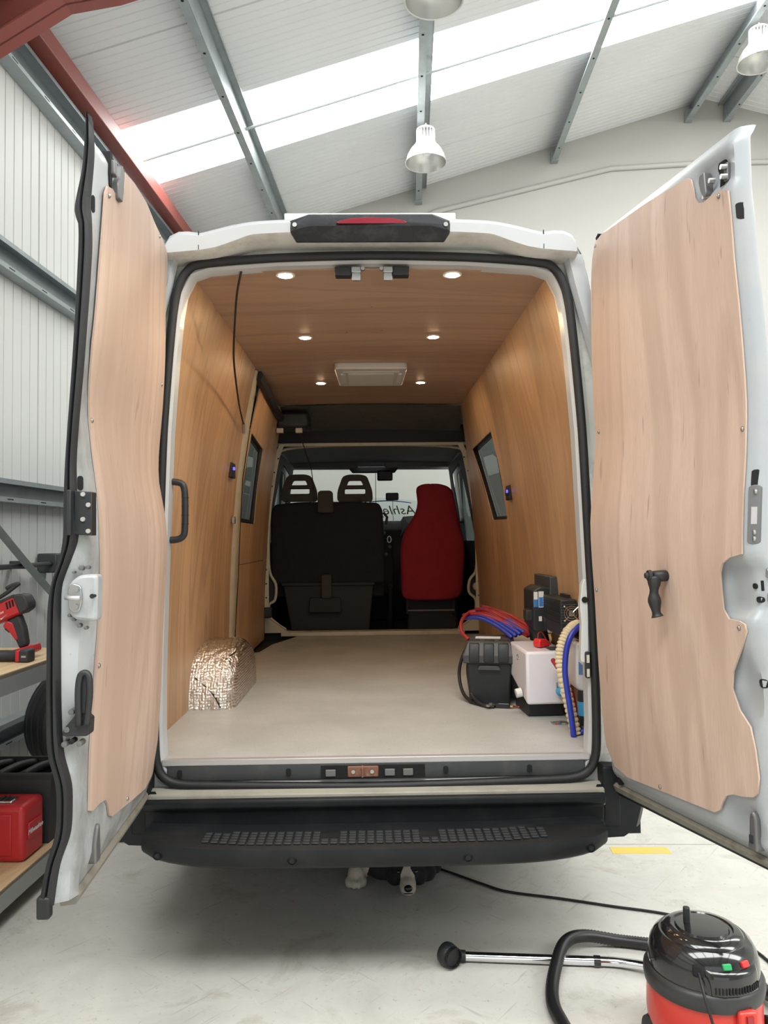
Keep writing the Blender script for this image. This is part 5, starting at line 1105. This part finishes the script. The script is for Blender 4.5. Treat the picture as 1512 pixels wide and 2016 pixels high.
# crumpled clear bag
bg = MB(); vs = []; n_ = 10
for i in range(n_+1):
    for j in range(n_+1):
        vs.append((0.735+0.09*i/n_, 0.43+0.06*j/n_, FLOOR+0.003+0.010*abs(math.sin(i*1.7+j*2.3))*math.sin(PI*i/n_)*math.sin(PI*j/n_)+0.0))
bg.add(vs, [(i*(n_+1)+j, i*(n_+1)+j+1, (i+1)*(n_+1)+j+1, (i+1)*(n_+1)+j) for i in range(n_) for j in range(n_)])
bgo = bg.build('plastic_bag', 'clear_bag', None, smooth=True); tag(bgo, 'small crumpled clear plastic bag on the van floor', 'bag')
for x, y, m_ in ((0.755, 0.45, 'red_plastic'), (0.77, 0.455, 'label_blue'), (0.785, 0.45, 'label_white')): MB().box((x-0.006, y-0.006, FLOOR+0.0005), (x+0.006, y+0.006, FLOOR+0.003)).build('bag_contents', m_, bgo)
# ================================================================== things standing in the hall
M['vac_red'] = plain('vac_red', (0.62, 0.045, 0.03), 0.3, var=0.05); M['vac_black'] = plain('vac_black', (0.012, 0.012, 0.013), 0.13, var=0.1, coat=0.5)
M['vac_grey'] = plain('vac_grey', (0.028, 0.029, 0.029), 0.42, var=0.1)
M['green_lens'] = plain('green_lens', (0.03, 0.35, 0.12), 0.2); M['hose_black'] = plain('hose_black', (0.014, 0.014, 0.015), 0.4)
# tub vacuum cleaner
vc = empty('vacuum_cleaner', (0.923, -0.55, 0.0), math.radians(8)); tag(vc, 'red and black tub vacuum cleaner on the concrete floor', 'vacuum cleaner')
MB().lathe([(0.0, 0.015), (0.135, 0.015), (0.148, 0.03), (0.156, 0.12), (0.153, 0.215), (0.0, 0.215)], n=48).build('tub', 'vac_red', vc, auto=40)
MB().lathe([(0.150, 0.196), (0.160, 0.198), (0.163, 0.215), (0.162, 0.232), (0.156, 0.242), (0.146, 0.246)], n=48).build('rim_band', 'vac_grey', vc, auto=50)
hd = MB().lathe([(0.149, 0.240), (0.150, 0.262), (0.148, 0.285), (0.142, 0.308), (0.130, 0.328), (0.118, 0.338), (0.112, 0.338), (0.108, 0.344), (0.100, 0.351), (0.084, 0.354), (0.080, 0.350), (0.074, 0.350), (0.070, 0.356), (0.040, 0.359), (0.0, 0.360)], n=48).build('motor_head', 'vac_black', vc, auto=35)
MB().tube([(-0.035, 0.020, 0.356), (-0.035, 0.020, 0.400)], 0.0095, 14).build('winder_knob', 'black_plastic', hd, bevel=0.002)
def on_head(a, z):
    r = lerp_tab([(0.24, 0.149), (0.262, 0.150), (0.285, 0.148), (0.308, 0.142), (0.328, 0.130)], z); return (r*math.sin(a), -r*math.cos(a), z)
fp = []
FA = [(-0.54, -0.004), (-0.48, 0.004), (-0.40, 0.008), (-0.2, 0.0105), (0.06, 0.011), (0.32, 0.0105), (0.52, 0.008), (0.60, 0.004), (0.66, -0.004)]
for z, k_ in ((0.244, 1.0), (0.270, 1.0), (0.288, 1.0), (0.300, 0.8), (0.305, -0.6)):
    fp.append([tuple(Vector(on_head(a, z)) + Vector((math.sin(a), -math.cos(a), 0))*d_*k_) for a, d_ in FA])
MB().loft(fp, False).build('front_fascia', 'vac_black', hd, smooth=True)
for k in range(16):
    a = -0.34+0.86*k/15; p = Vector((math.sin(a), -math.cos(a), 0))*(0.1500+lerp_tab(FA, a))
    MB().obox((p.x, p.y, 0.258), (0.0045, 0.003, 0.016), (0, 0, a)).build('grille_slot', 'dark_hole', hd)
for a, m_ in ((-0.10, 'green_lens'), (0.30, 'red_plastic')):
    p = on_head(a, 0.313); MB().obox((p[0]*1.015, p[1]*1.015, 0.313), (0.024, 0.012, 0.016), (-0.5, 0, a)).build('indicator', m_, hd, bevel=0.003)
p = on_head(-0.62, 0.297)
MB().obox((p[0]*1.0, p[1]*1.0, p[2]), (0.03, 0.014, 0.03), (-0.3, 0, -0.62)).build('cable_port', 'dark_hole', hd, bevel=0.006)
MB().prism([(-0.172, 0.208), (-0.176, 0.16), (-0.184, 0.12), (-0.150, 0.10), (-0.150, 0.208)], 'x', 0.0, 0.055).build('tub_latch', 'vac_red', vc, bevel=0.008)
MB().box((0.018, -0.1795, 0.15), (0.036, -0.172, 0.20)).build('latch_slot', 'hose_red', vc)
for s in (-1, 1): MB().lathe([(0.0, -0.02), (0.045, -0.018), (0.05, 0.0), (0.045, 0.018), (0.0, 0.02)], (s*0.135, 0.03, 0.05), 20, 'x').build('wheel', 'rubber', vc, auto=50)
MB().tube(smooth_path([on_head(-0.62, 0.298), (-0.098, -0.17, 0.26), (-0.085, -0.20, 0.17), (-0.075, -0.22, 0.06), (-0.06, -0.24, 0.005), (0.02, -0.30, 0.005)], 6), 0.0038, 6).build('mains_lead', 'rubber', vc, smooth=True)
MB().tube(smooth_path([(0.155, 0.03, 0.262), (0.190, 0.10, 0.20), (0.215, 0.08, 0.12), (0.19, 0.02, 0.06)], 6), 0.0035, 6).build('side_lead', 'rubber', vc, smooth=True)
# hose: from the tub round the back to the wand
hp_ = [(1.082, -0.59, 0.10), (1.16, -0.55, 0.075), (1.22, -0.42, 0.04), (1.20, -0.22, 0.024), (1.10, -0.06, 0.022), (0.971, -0.012, 0.022), (0.865, 0.018, 0.022), (0.736, 0.012, 0.045), (0.652, -0.045, 0.052), (0.588, -0.17, 0.036), (0.545, -0.301, 0.022), (0.54, -0.42, 0.022), (0.58, -0.62, 0.022), (0.72, -0.80, 0.022), (0.92, -0.86, 0.022)]
pth = smooth_path(hp_, 22)
o = MB().tube(pth, 0.019, 12, rads=[0.0215 if i % 2 else 0.0188 for i in range(len(pth))]).build('vacuum_hose', 'hose_black', None, smooth=True); tag(o, 'black ribbed vacuum hose looping across the floor', 'hose')
wn = empty('vacuum_wand', (0.60, -0.085, 0.0)); tag(wn, 'chrome vacuum wand with a round black brush lying on the floor', 'wand')
L0 = Vector((0.60, -0.085, 0.0))
MB().tube([Vector((0.285, -0.055, 0.018))-L0, Vector((0.745, -0.104, 0.018))-L0], 0.0155, 16).build('wand_tube', 'chrome', wn, auto=40)
MB().tube(smooth_path([Vector(q)-L0 for q in ((0.745, -0.104, 0.018), (0.80, -0.111, 0.018), (0.85, -0.128, 0.020), (0.905, -0.160, 0.026), (0.95, -0.20, 0.03))], 6), 0.0155, 16).build('bent_tube', 'chrome', wn, auto=60)
MB().tube([Vector((0.735, -0.103, 0.018))-L0, Vector((0.757, -0.106, 0.018))-L0], 0.0185, 16).build('tube_collar', 'black_gloss', wn, auto=40)
MB().tube([Vector((0.262, -0.055, 0.020))-L0, Vector((0.300, -0.057, 0.018))-L0], 0.020, 16).build('brush_neck', 'black_plastic', wn, auto=40)
br = MB().lathe([(0.016, -0.024), (0.030, -0.026), (0.036, -0.018), (0.038, 0.0), (0.036, 0.014), (0.024, 0.022), (0.012, 0.024), (0.010, 0.0), (0.014, -0.022)], (0, 0, 0), 24, 'y')
br.xform(Matrix.Translation(Vector((0.236, -0.078, 0.0385))-L0) @ Matrix.Rotation(0.6, 4, 'Z')).build('round_brush', 'black_plastic', wn, auto=50)
bri = MB()
for k in range(40):
    a = k*2*PI/40; bri.obox((0.032*math.cos(a), -0.028, 0.032*math.sin(a)), (0.003, 0.02, 0.003))
bri.xform(Matrix.Translation(Vector((0.236, -0.078, 0.0385))-L0) @ Matrix.Rotation(0.6, 4, 'Z'))
bo = bri.build('bristles', 'rubber', wn); bo['kind'] = 'stuff'
o = MB().tube(smooth_path([(0.10, 0.95, 0.006), (0.20, 0.78, 0.006), (0.267, 0.695, 0.006), (0.349, 0.619, 0.006), (0.446, 0.526, 0.006), (0.541, 0.451, 0.006), (0.736, 0.384, 0.006), (0.921, 0.312, 0.006), (1.148, 0.22, 0.006), (1.30, 0.05, 0.006), (1.34, -0.2, 0.006), (1.25, -0.40, 0.006), (1.12, -0.52, 0.03)], 6), 0.005, 6).build('power_cable', 'rubber', None, smooth=True); tag(o, 'thin black power cable running from under the van to the vacuum', 'cable')
# ---- dog lying under the van: one continuous body
def fur(name):
    m, nt, b = _mat(name); tc = nt.nodes.new('ShaderNodeTexCoord'); sep = nt.nodes.new('ShaderNodeSeparateXYZ'); nt.links.new(tc.outputs['Object'], sep.inputs[0])
    X, Y, Z = sep.outputs; nz = noise(nt, tc.outputs['Object'], 28, 4, 0.6)
    j = mth(nt, 'MULTIPLY', mth(nt, 'SUBTRACT', nz, 0.5), 0.030)
    ax = mth(nt, 'ABSOLUTE', mth(nt, 'ADD', mth(nt, 'ADD', X, 0.0), j))
    blaze = mth(nt, 'LESS_THAN', ax, 0.009)                                           # stripe on the forehead
    front = mth(nt, 'MULTIPLY', mth(nt, 'LESS_THAN', mth(nt, 'ADD', Y, j), -0.004), mth(nt, 'LESS_THAN', mth(nt, 'ADD', Z, mth(nt, 'MULTIPLY', j, 0.4)), 0.068))                         # muzzle
    narrow = mth(nt, 'LESS_THAN', ax, 0.045)
    head = mth(nt, 'LESS_THAN', Y, 0.17)
    ex = mth(nt, 'POWER', mth(nt, 'DIVIDE', ax, 0.037), 2.0); ey = mth(nt, 'POWER', mth(nt, 'ABSOLUTE', mth(nt, 'DIVIDE', mth(nt, 'ADD', mth(nt, 'ADD', Y, 0.065), j), 0.072)), 2.0)
    muz = mth(nt, 'LESS_THAN', mth(nt, 'ADD', ex, ey), 1.0)
    w1 = mth(nt, 'MULTIPLY', mth(nt, 'MAXIMUM', blaze, muz), head)
    paw = mth(nt, 'MULTIPLY', mth(nt, 'LESS_THAN', mth(nt, 'ADD', X, j), -0.165), mth(nt, 'LESS_THAN', mth(nt, 'ADD', Y, j), 0.17))
    w = mth(nt, 'MAXIMUM', w1, paw)
    c = mix(nt, w, (0.012, 0.012, 0.014), mix(nt, nz, (0.42, 0.36, 0.30), (0.62, 0.57, 0.52)))
    nt.links.new(c, b.inputs['Base Color']); b.inputs['Roughness'].default_value = 0.9
    bump(nt, b, noise(nt, coords(nt, (1, 0.35, 1)), 120, 3), 0.6, 0.006); return m
M['fur'] = fur('fur'); M['dog_black'] = plain('dog_black', (0.008, 0.008, 0.009), 0.3); M['dog_eye'] = plain('dog_eye', (0.02, 0.014, 0.01), 0.06, coat=1.0)
def ellipsoid(mb, c, r, rot=(0, 0, 0), n=16):
    from mathutils import Euler
    R = Euler(rot).to_matrix(); pr = []
    for i in range(n+1):
        t = PI*i/n; pr.append([Vector(c)+R @ Vector((r[0]*math.sin(t)*math.cos(a), r[1]*math.sin(t)*math.sin(a), r[2]*math.cos(t))) for a in [k*2*PI/n for k in range(n)]])
    mb.loft(pr, True)
dg = empty('dog', (0.125, 0.50, 0.0), 0.0); tag(dg, 'black and white border collie lying under the van with its chin on the floor', 'dog')
db_ = MB()
for c, r, rot in (((0.0, -0.020, 0.034), (0.037, 0.062, 0.034), (0, 0, 0)),          # muzzle
                  ((0.0, -0.052, 0.028), (0.034, 0.030, 0.028), (0, 0, 0)),
                  ((0.0, 0.055, 0.062), (0.066, 0.075, 0.056), (0.15, 0, 0)),         # skull
                  ((0.0, 0.022, 0.058), (0.050, 0.050, 0.036), (0, 0, 0)),
                  ((0.052, 0.050, 0.042), (0.036, 0.048, 0.042), (0, 0, 0)), ((-0.052, 0.050, 0.042), (0.036, 0.048, 0.042), (0, 0, 0)),  # cheeks
                  ((-0.095, 0.115, 0.058), (0.085, 0.075, 0.058), (0, 0, 0.2)),       # ruff spread on the floor
                  ((0.085, 0.085, 0.040), (0.045, 0.050, 0.040), (0, 0, 0)),
                  ((0.0, 0.17, 0.095), (0.095, 0.12, 0.085), (0.2, 0, 0)),            # neck
                  ((-0.01, 0.34, 0.135), (0.125, 0.20, 0.125), (0, 0, 0)),            # chest
                  ((-0.02, 0.58, 0.125), (0.115, 0.22, 0.115), (0, 0, 0)),            # trunk
                  ((-0.03, 0.80, 0.115), (0.12, 0.14, 0.11), (0, 0, 0)),              # hips
                  ((0.11, 0.76, 0.065), (0.06, 0.13, 0.06), (0, 0, 0.2)), ((-0.16, 0.76, 0.065), (0.06, 0.13, 0.06), (0, 0, -0.2)),  # thighs
                  ((0.15, 0.62, 0.028), (0.032, 0.10, 0.026), (0, 0, 0.1)), ((-0.20, 0.62, 0.028), (0.032, 0.10, 0.026), (0, 0, -0.1)),  # hind feet
                  ((-0.12, 0.26, 0.085), (0.058, 0.11, 0.07), (0, 0, -0.2)),           # shoulder
                  ((-0.190, 0.13, 0.062), (0.040, 0.085, 0.050), (0.25, 0, 0.0)), ((-0.215, 0.060, 0.046), (0.038, 0.050, 0.040), (0, 0, 0)),  # near foreleg
                  ((-0.226, 0.012, 0.026), (0.0125, 0.034, 0.021), (0, 0, 0.10)), ((-0.250, 0.022, 0.024), (0.012, 0.030, 0.020), (0, 0, 0.25)), ((-0.202, 0.012, 0.026), (0.0125, 0.034, 0.021), (0, 0, -0.05)), ((-0.181, 0.026, 0.024), (0.011, 0.028, 0.019), (0, 0, -0.2)),
                  ((0.105, 0.26, 0.050), (0.042, 0.12, 0.046), (0, 0, 0.1)), ((0.125, 0.16, 0.030), (0.034, 0.05, 0.028), (0, 0, 0)),   # other foreleg
                  ((0.0, 0.93, 0.055), (0.04, 0.10, 0.035), (0, 0, 0.3)), ((0.06, 1.05, 0.035), (0.035, 0.12, 0.030), (0, 0, 0.6)),     # tail
                  ((0.080, 0.085, 0.088), (0.026, 0.030, 0.048), (0, 0.7, 0)), ((-0.080, 0.085, 0.088), (0.026, 0.030, 0.048), (0, -0.7, 0))):  # folded ears
    ellipsoid(db_, c, r, rot)
tmp = db_.build('dog_tmp', 'fur', None, recalc=False)
md = tmp.modifiers.new('r', 'REMESH'); md.mode = 'VOXEL'; md.voxel_size = 0.0055; md2 = tmp.modifiers.new('s', 'SMOOTH'); md2.factor = 0.6; md2.iterations = 4
me = bpy.data.meshes.new_from_object(tmp.evaluated_get(bpy.context.evaluated_depsgraph_get())); bpy.data.objects.remove(tmp)
for p in me.polygons: p.use_smooth = True
zmin = min(v.co.z for v in me.vertices)
for v in me.vertices: v.co.z -= zmin
body = bpy.data.objects.new('dog_body', me); COL.objects.link(body); body.parent = dg
ne = MB(); ellipsoid(ne, (0.0, -0.080, 0.040), (0.0175, 0.013, 0.014)); ne.build('nose', 'dog_black', dg, smooth=True)
for s in (-1, 1):
    e = MB(); ellipsoid(e, (s*0.036, 0.000, 0.074), (0.008, 0.008, 0.008)); e.build('eye', 'dog_eye', dg, smooth=True)
MB().tube([(-0.018, -0.076, 0.018), (0.0, -0.083, 0.022), (0.018, -0.076, 0.018)], 0.002, 5).build('mouth_line', 'dog_black', dg)
# ---- rack on the left: two shelves with tools
M['shelf_ply'] = plywood('shelf_ply', (0.74, 0.55, 0.33), (0.60, 0.42, 0.23), 'y', 2.2); M['shelf_steel'] = plain('shelf_steel', (0.36, 0.37, 0.36), 0.45, 0.3, var=0.1)
M['tool_red'] = plain('tool_red', (0.50, 0.02, 0.025), 0.4, var=0.1); M['tool_black'] = plain('tool_black', (0.03, 0.03, 0.032), 0.6, var=0.15)
rk = bempty('shelf_rack'); tag(rk, 'steel shelf rack with plywood shelves against the left wall', 'rack')
RX0, RX1, RY0, RY1 = -2.12, -1.57, 1.9, 3.67
for z in (0.967, 0.15):
    MB().box((RX0, RY0, z-0.018), (RX1, RY1, z)).build('shelf_board', 'shelf_ply', rk)
    for x in (RX0, RX1-0.012): MB().box((x, RY0, z-0.085), (x+0.012, RY1, z-0.004)).build('shelf_beam', 'shelf_steel', rk)
    MB().box((RX0, RY1-0.012, z-0.085), (RX1, RY1, z-0.018)).build('shelf_beam', 'shelf_steel', rk)
for x in (RX0, RX1-0.04):
    for y in (RY0, RY1-0.04): MB().box((x, y, 0.0), (x+0.04, y+0.04, 1.02 if y > 3 else 2.0)).build('upright', 'shelf_steel', rk)
def bset(name, x, y, z, rz, label, cat, group=None):
    w = to_world(x, y, z); o = empty(name, (w.x, w.y, z), TH+rz); return tag(o, label, cat, group)
# cordless hammer drill standing on its base
M['logo_white'] = plain('logo_white', (0.8, 0.8, 0.8), 0.5)
td = bset('hammer_drill', -1.775, 3.36, 0.967, 0.0, 'red and black cordless hammer drill standing on the upper shelf', 'drill')
A_ = math.radians(-24)   # body axis tips up to the right
def rotp(poly, a, c=(0, 0)): return [(c[0]+(x-c[0])*math.cos(a)-(z-c[1])*math.sin(a), c[1]+(x-c[0])*math.sin(a)+(z-c[1])*math.cos(a)) for x, z in poly]
up = math.radians(24); cz = (0.03, 0.215)
bodyp = rotp(round_poly([(-0.16, 0.185), (0.07, 0.18), (0.09, 0.195), (0.09, 0.25), (0.07, 0.262), (-0.16, 0.258)], 0.012), up, cz)
MB().prism(bodyp, 'y', -0.035, 0.035).build('drill_body', 'tool_red', td, bevel=0.010)
MB().prism(rotp(round_poly([(0.055, 0.176), (0.10, 0.185), (0.112, 0.21), (0.108, 0.25), (0.075, 0.268), (0.055, 0.266)], 0.012), up, cz), 'y', -0.038, 0.038).build('motor_cap', 'tool_black', td, bevel=0.010)
MB().prism(rotp(round_poly([(-0.16, 0.255), (0.07, 0.262), (0.06, 0.272), (-0.16, 0.272)], 0.004), up, cz), 'y', -0.030, 0.030).build('top_grip', 'tool_black', td, bevel=0.006)
MB().prism(round_poly([(0.005, 0.17), (0.055, 0.195), (0.080, 0.13), (0.092, 0.055), (0.060, 0.035), (0.042, 0.075), (0.015, 0.115), (-0.02, 0.135)], 0.015), 'y', -0.022, 0.022).build('handle', 'tool_black', td, bevel=0.010)
MB().prism(round_poly([(0.0, 0.165), (0.030, 0.155), (0.055, 0.085), (0.045, 0.075), (0.012, 0.118), (-0.015, 0.138)], 0.008), 'y', -0.025, 0.0).build('handle_inlay', 'tool_red', td, bevel=0.006)
MB().prism(round_poly([(-0.01, 0.150), (0.012, 0.130), (0.010, 0.108), (-0.012, 0.125)], 0.005), 'y', -0.012, 0.012).build('trigger', 'tool_black', td, bevel=0.003)
MB().prism(round_poly([(0.03, 0.0), (0.12, 0.022), (0.135, 0.032), (0.128, 0.062), (0.08, 0.048), (0.03, 0.035)], 0.008), 'y', -0.035, 0.035).build('drill_base', 'tool_red', td, bevel=0.006)
MB().tube([(-0.15, 0, 0.17+0.0), (-0.22, 0, 0.14)], 0.030, 14).build('chuck', 'tool_black', td, smooth=True)
MB().tube(smooth_path([(-0.065, -0.02, 0.262), (-0.04, -0.02, 0.262), (0.0, -0.02, 0.285), (0.045, -0.02, 0.318), (0.055, -0.02, 0.326), (0.03, -0.02, 0.320), (0.0, -0.02, 0.305)], 4), 0.009, 8).build('side_hook', 'tool_black', td, smooth=True)
for k in range(3):
    q = rotp([(0.012+0.014*k, 0.222), (0.020+0.014*k, 0.222), (0.026+0.014*k, 0.252), (0.018+0.014*k, 0.252)], up, cz); MB().prism(q, 'y', -0.0365, -0.033).build('vent_slot', 'dark_hole', td)
lm = Matrix.Translation((-0.038, -0.0356, 0.190)) @ Matrix.Rotation(-up, 4, 'Y') @ Matrix(((1, 0, 0, 0), (0, 0, -1, 0), (0, 1, 0, 0), (0, 0, 0, 1)))
text_mesh('Milwaukee', 0.017, 'logo_white', td, lm, 0.0004, 0.25)
MB().prism(rotp([(-0.062, 0.190), (-0.02, 0.192), (-0.025, 0.198), (0.01, 0.203), (-0.032, 0.197), (-0.028, 0.193)], up, cz), 'y', -0.0362, -0.034).build('logo_bolt', 'logo_white', td)
# second tool lying in front of it
tg = bset('cordless_multitool', -1.712, 3.235, 0.967, 0.0, 'black barrel-shaped cordless tool with a red collar lying before the hammer drill', 'power tool')
MB().tube([(-0.20, 0, 0.026), (0.045, 0, 0.026)], 0.024, 16).build('barrel', 'tool_black', tg, smooth=True)
MB().box((0.045, -0.030, 0.002), (0.065, 0.030, 0.052)).build('red_collar', 'tool_red', tg, bevel=0.006)
MB().box((0.063, -0.032, 0.0), (0.105, 0.032, 0.055)).build('battery_pack', 'tool_black', tg, bevel=0.008)
MB().lathe([(0.0, 0.0), (0.020, 0.006), (0.024, 0.03), (0.018, 0.045), (0.0, 0.05)], (-0.085, 0.0, 0.03), 14).build('side_knob', 'tool_black', tg, smooth=True)
MB().box((0.075, -0.0335, 0.022), (0.095, -0.0315, 0.030)).build('pack_mark', 'shelf_steel', tg)
# red tool case on the lower shelf
tc_ = bset('tool_case', -1.80, 3.26, 0.15, 0.0, 'red plastic tool case with a chrome latch on the lower shelf', 'tool case')
MB().box((-0.25, -0.09, 0.0), (0.195, 0.09, 0.232)).build('case_shell', 'tool_red', tc_, bevel=0.022, bseg=3)
MB().box((-0.20, -0.096, 0.03), (0.145, -0.085, 0.20)).build('case_panel', 'tool_red', tc_, bevel=0.006)
MB().box((0.19, -0.055, 0.085), (0.202, 0.06, 0.15)).build('side_recess', 'tool_red', tc_, bevel=0.004)
lt_ = MB().box((0.045, -0.055, 0.230), (0.125, 0.01, 0.242)).build('case_latch', 'chrome', tc_, bevel=0.004)
for x in (0.065, 0.085): MB().box((x, -0.05, 0.241), (x+0.006, 0.005, 0.246)).build('latch_bar', 'tool_black', lt_)
MB().box((-0.25, -0.012, 0.225), (0.03, 0.012, 0.245)).build('carry_handle', 'tool_black', tc_, bevel=0.005)
text_mesh('Milwaukee', 0.03, 'logo_white', tc_, Matrix.Translation((0.2025, -0.003, 0.115)) @ Matrix(((0, 0, 1, 0), (1, 0, 0, 0), (0, 1, 0, 0), (0, 0, 0, 1))), 0.0004, 0.25)
ck = bset('storage_crate', -1.80, 3.50, 0.15, 0.0, 'open black crate behind the red tool case', 'crate')
cr = MB().loft([[(x*s_, y*s_, z) for x, y in ((-0.29, -0.13), (0.215, -0.13), (0.215, 0.13), (-0.29, 0.13))] for z, s_ in ((0.0, 0.92), (0.28, 1.0), (0.30, 1.03), (0.31, 1.03), (0.31, 0.97), (0.29, 0.96), (0.02, 0.88))], True, True, True).build('crate_shell', 'tool_black', ck)
for k in range(4): MB().tube(smooth_path([(-0.26+0.11*k, -0.11, 0.285), (-0.22+0.11*k, 0.0, 0.30), (-0.20+0.11*k, 0.11, 0.285)], 4), 0.022, 6).build('rubber_strip', 'rubber', ck, smooth=True)
# tyre leaning on the wall
ty = bset('tyre', -2.13, 4.92, 0.0, math.radians(62), 'worn black tyre standing against the left wall behind the rack', 'tyre')
prof = [(0.20, -0.085), (0.27, -0.112), (0.315, -0.108), (0.336, -0.09), (0.342, -0.062), (0.336, -0.058), (0.336, -0.050), (0.344, -0.046), (0.345, -0.012), (0.337, -0.008), (0.337, 0.0), (0.337, 0.008), (0.345, 0.012), (0.344, 0.046), (0.336, 0.050), (0.336, 0.058), (0.342, 0.062), (0.336, 0.09), (0.315, 0.108), (0.27, 0.112), (0.20, 0.085)]
MB().lathe([(r, h) for r, h in prof], (0, 0, 0.345), 44, 'y').build('tread', 'rubber', ty, auto=30)
MB().lathe([(0.19, -0.07), (0.205, -0.085), (0.205, 0.085), (0.19, 0.07)], (0, 0, 0.345), 32, 'y').build('bead', 'rubber', ty, smooth=True)
w0 = [to_world(x, y, 0.008) for x, y in ((-2.42, 4.2), (-2.25, 4.45), (-2.18, 4.62), (-2.22, 4.85), (-2.35, 5.1))]
o = MB().tube(smooth_path(w0, 6), 0.008, 6).build('orange_cord', plain('orange_cord', (0.55, 0.09, 0.04), 0.5), None, smooth=True); tag(o, 'orange cord on the floor below the tyre', 'cord')
# air line, its box and a diagonal brace on the left wall
al = bempty('air_line'); tag(al, 'dark pipe with a grey junction box along the left wall', 'pipe')
MB().tube([(-2.40, 2.0, 1.33), (-2.40, 5.12, 1.33)], 0.016, 8).build('pipe', 'box_grey', al, smooth=True)
MB().box((-2.495, 5.08, 1.27), (-2.36, 5.24, 1.40)).build('junction_box', 'box_grey', al, bevel=0.01)
for y in (3.2, 4.75): MB().box((-2.50, y-0.012, 1.31), (-2.385, y+0.012, 1.36)).build('pipe_clip', 'box_grey', al)
bthing(MB().tube([(-2.37, 4.0, 1.78), (-2.37, 4.66, 1.365), (-2.37, 5.22, 1.03), (-2.37, 6.4, 0.33)], 0.032, 4), 'diagonal_brace', 'galv', 'galvanised diagonal brace across the left wall behind the rack', 'brace')
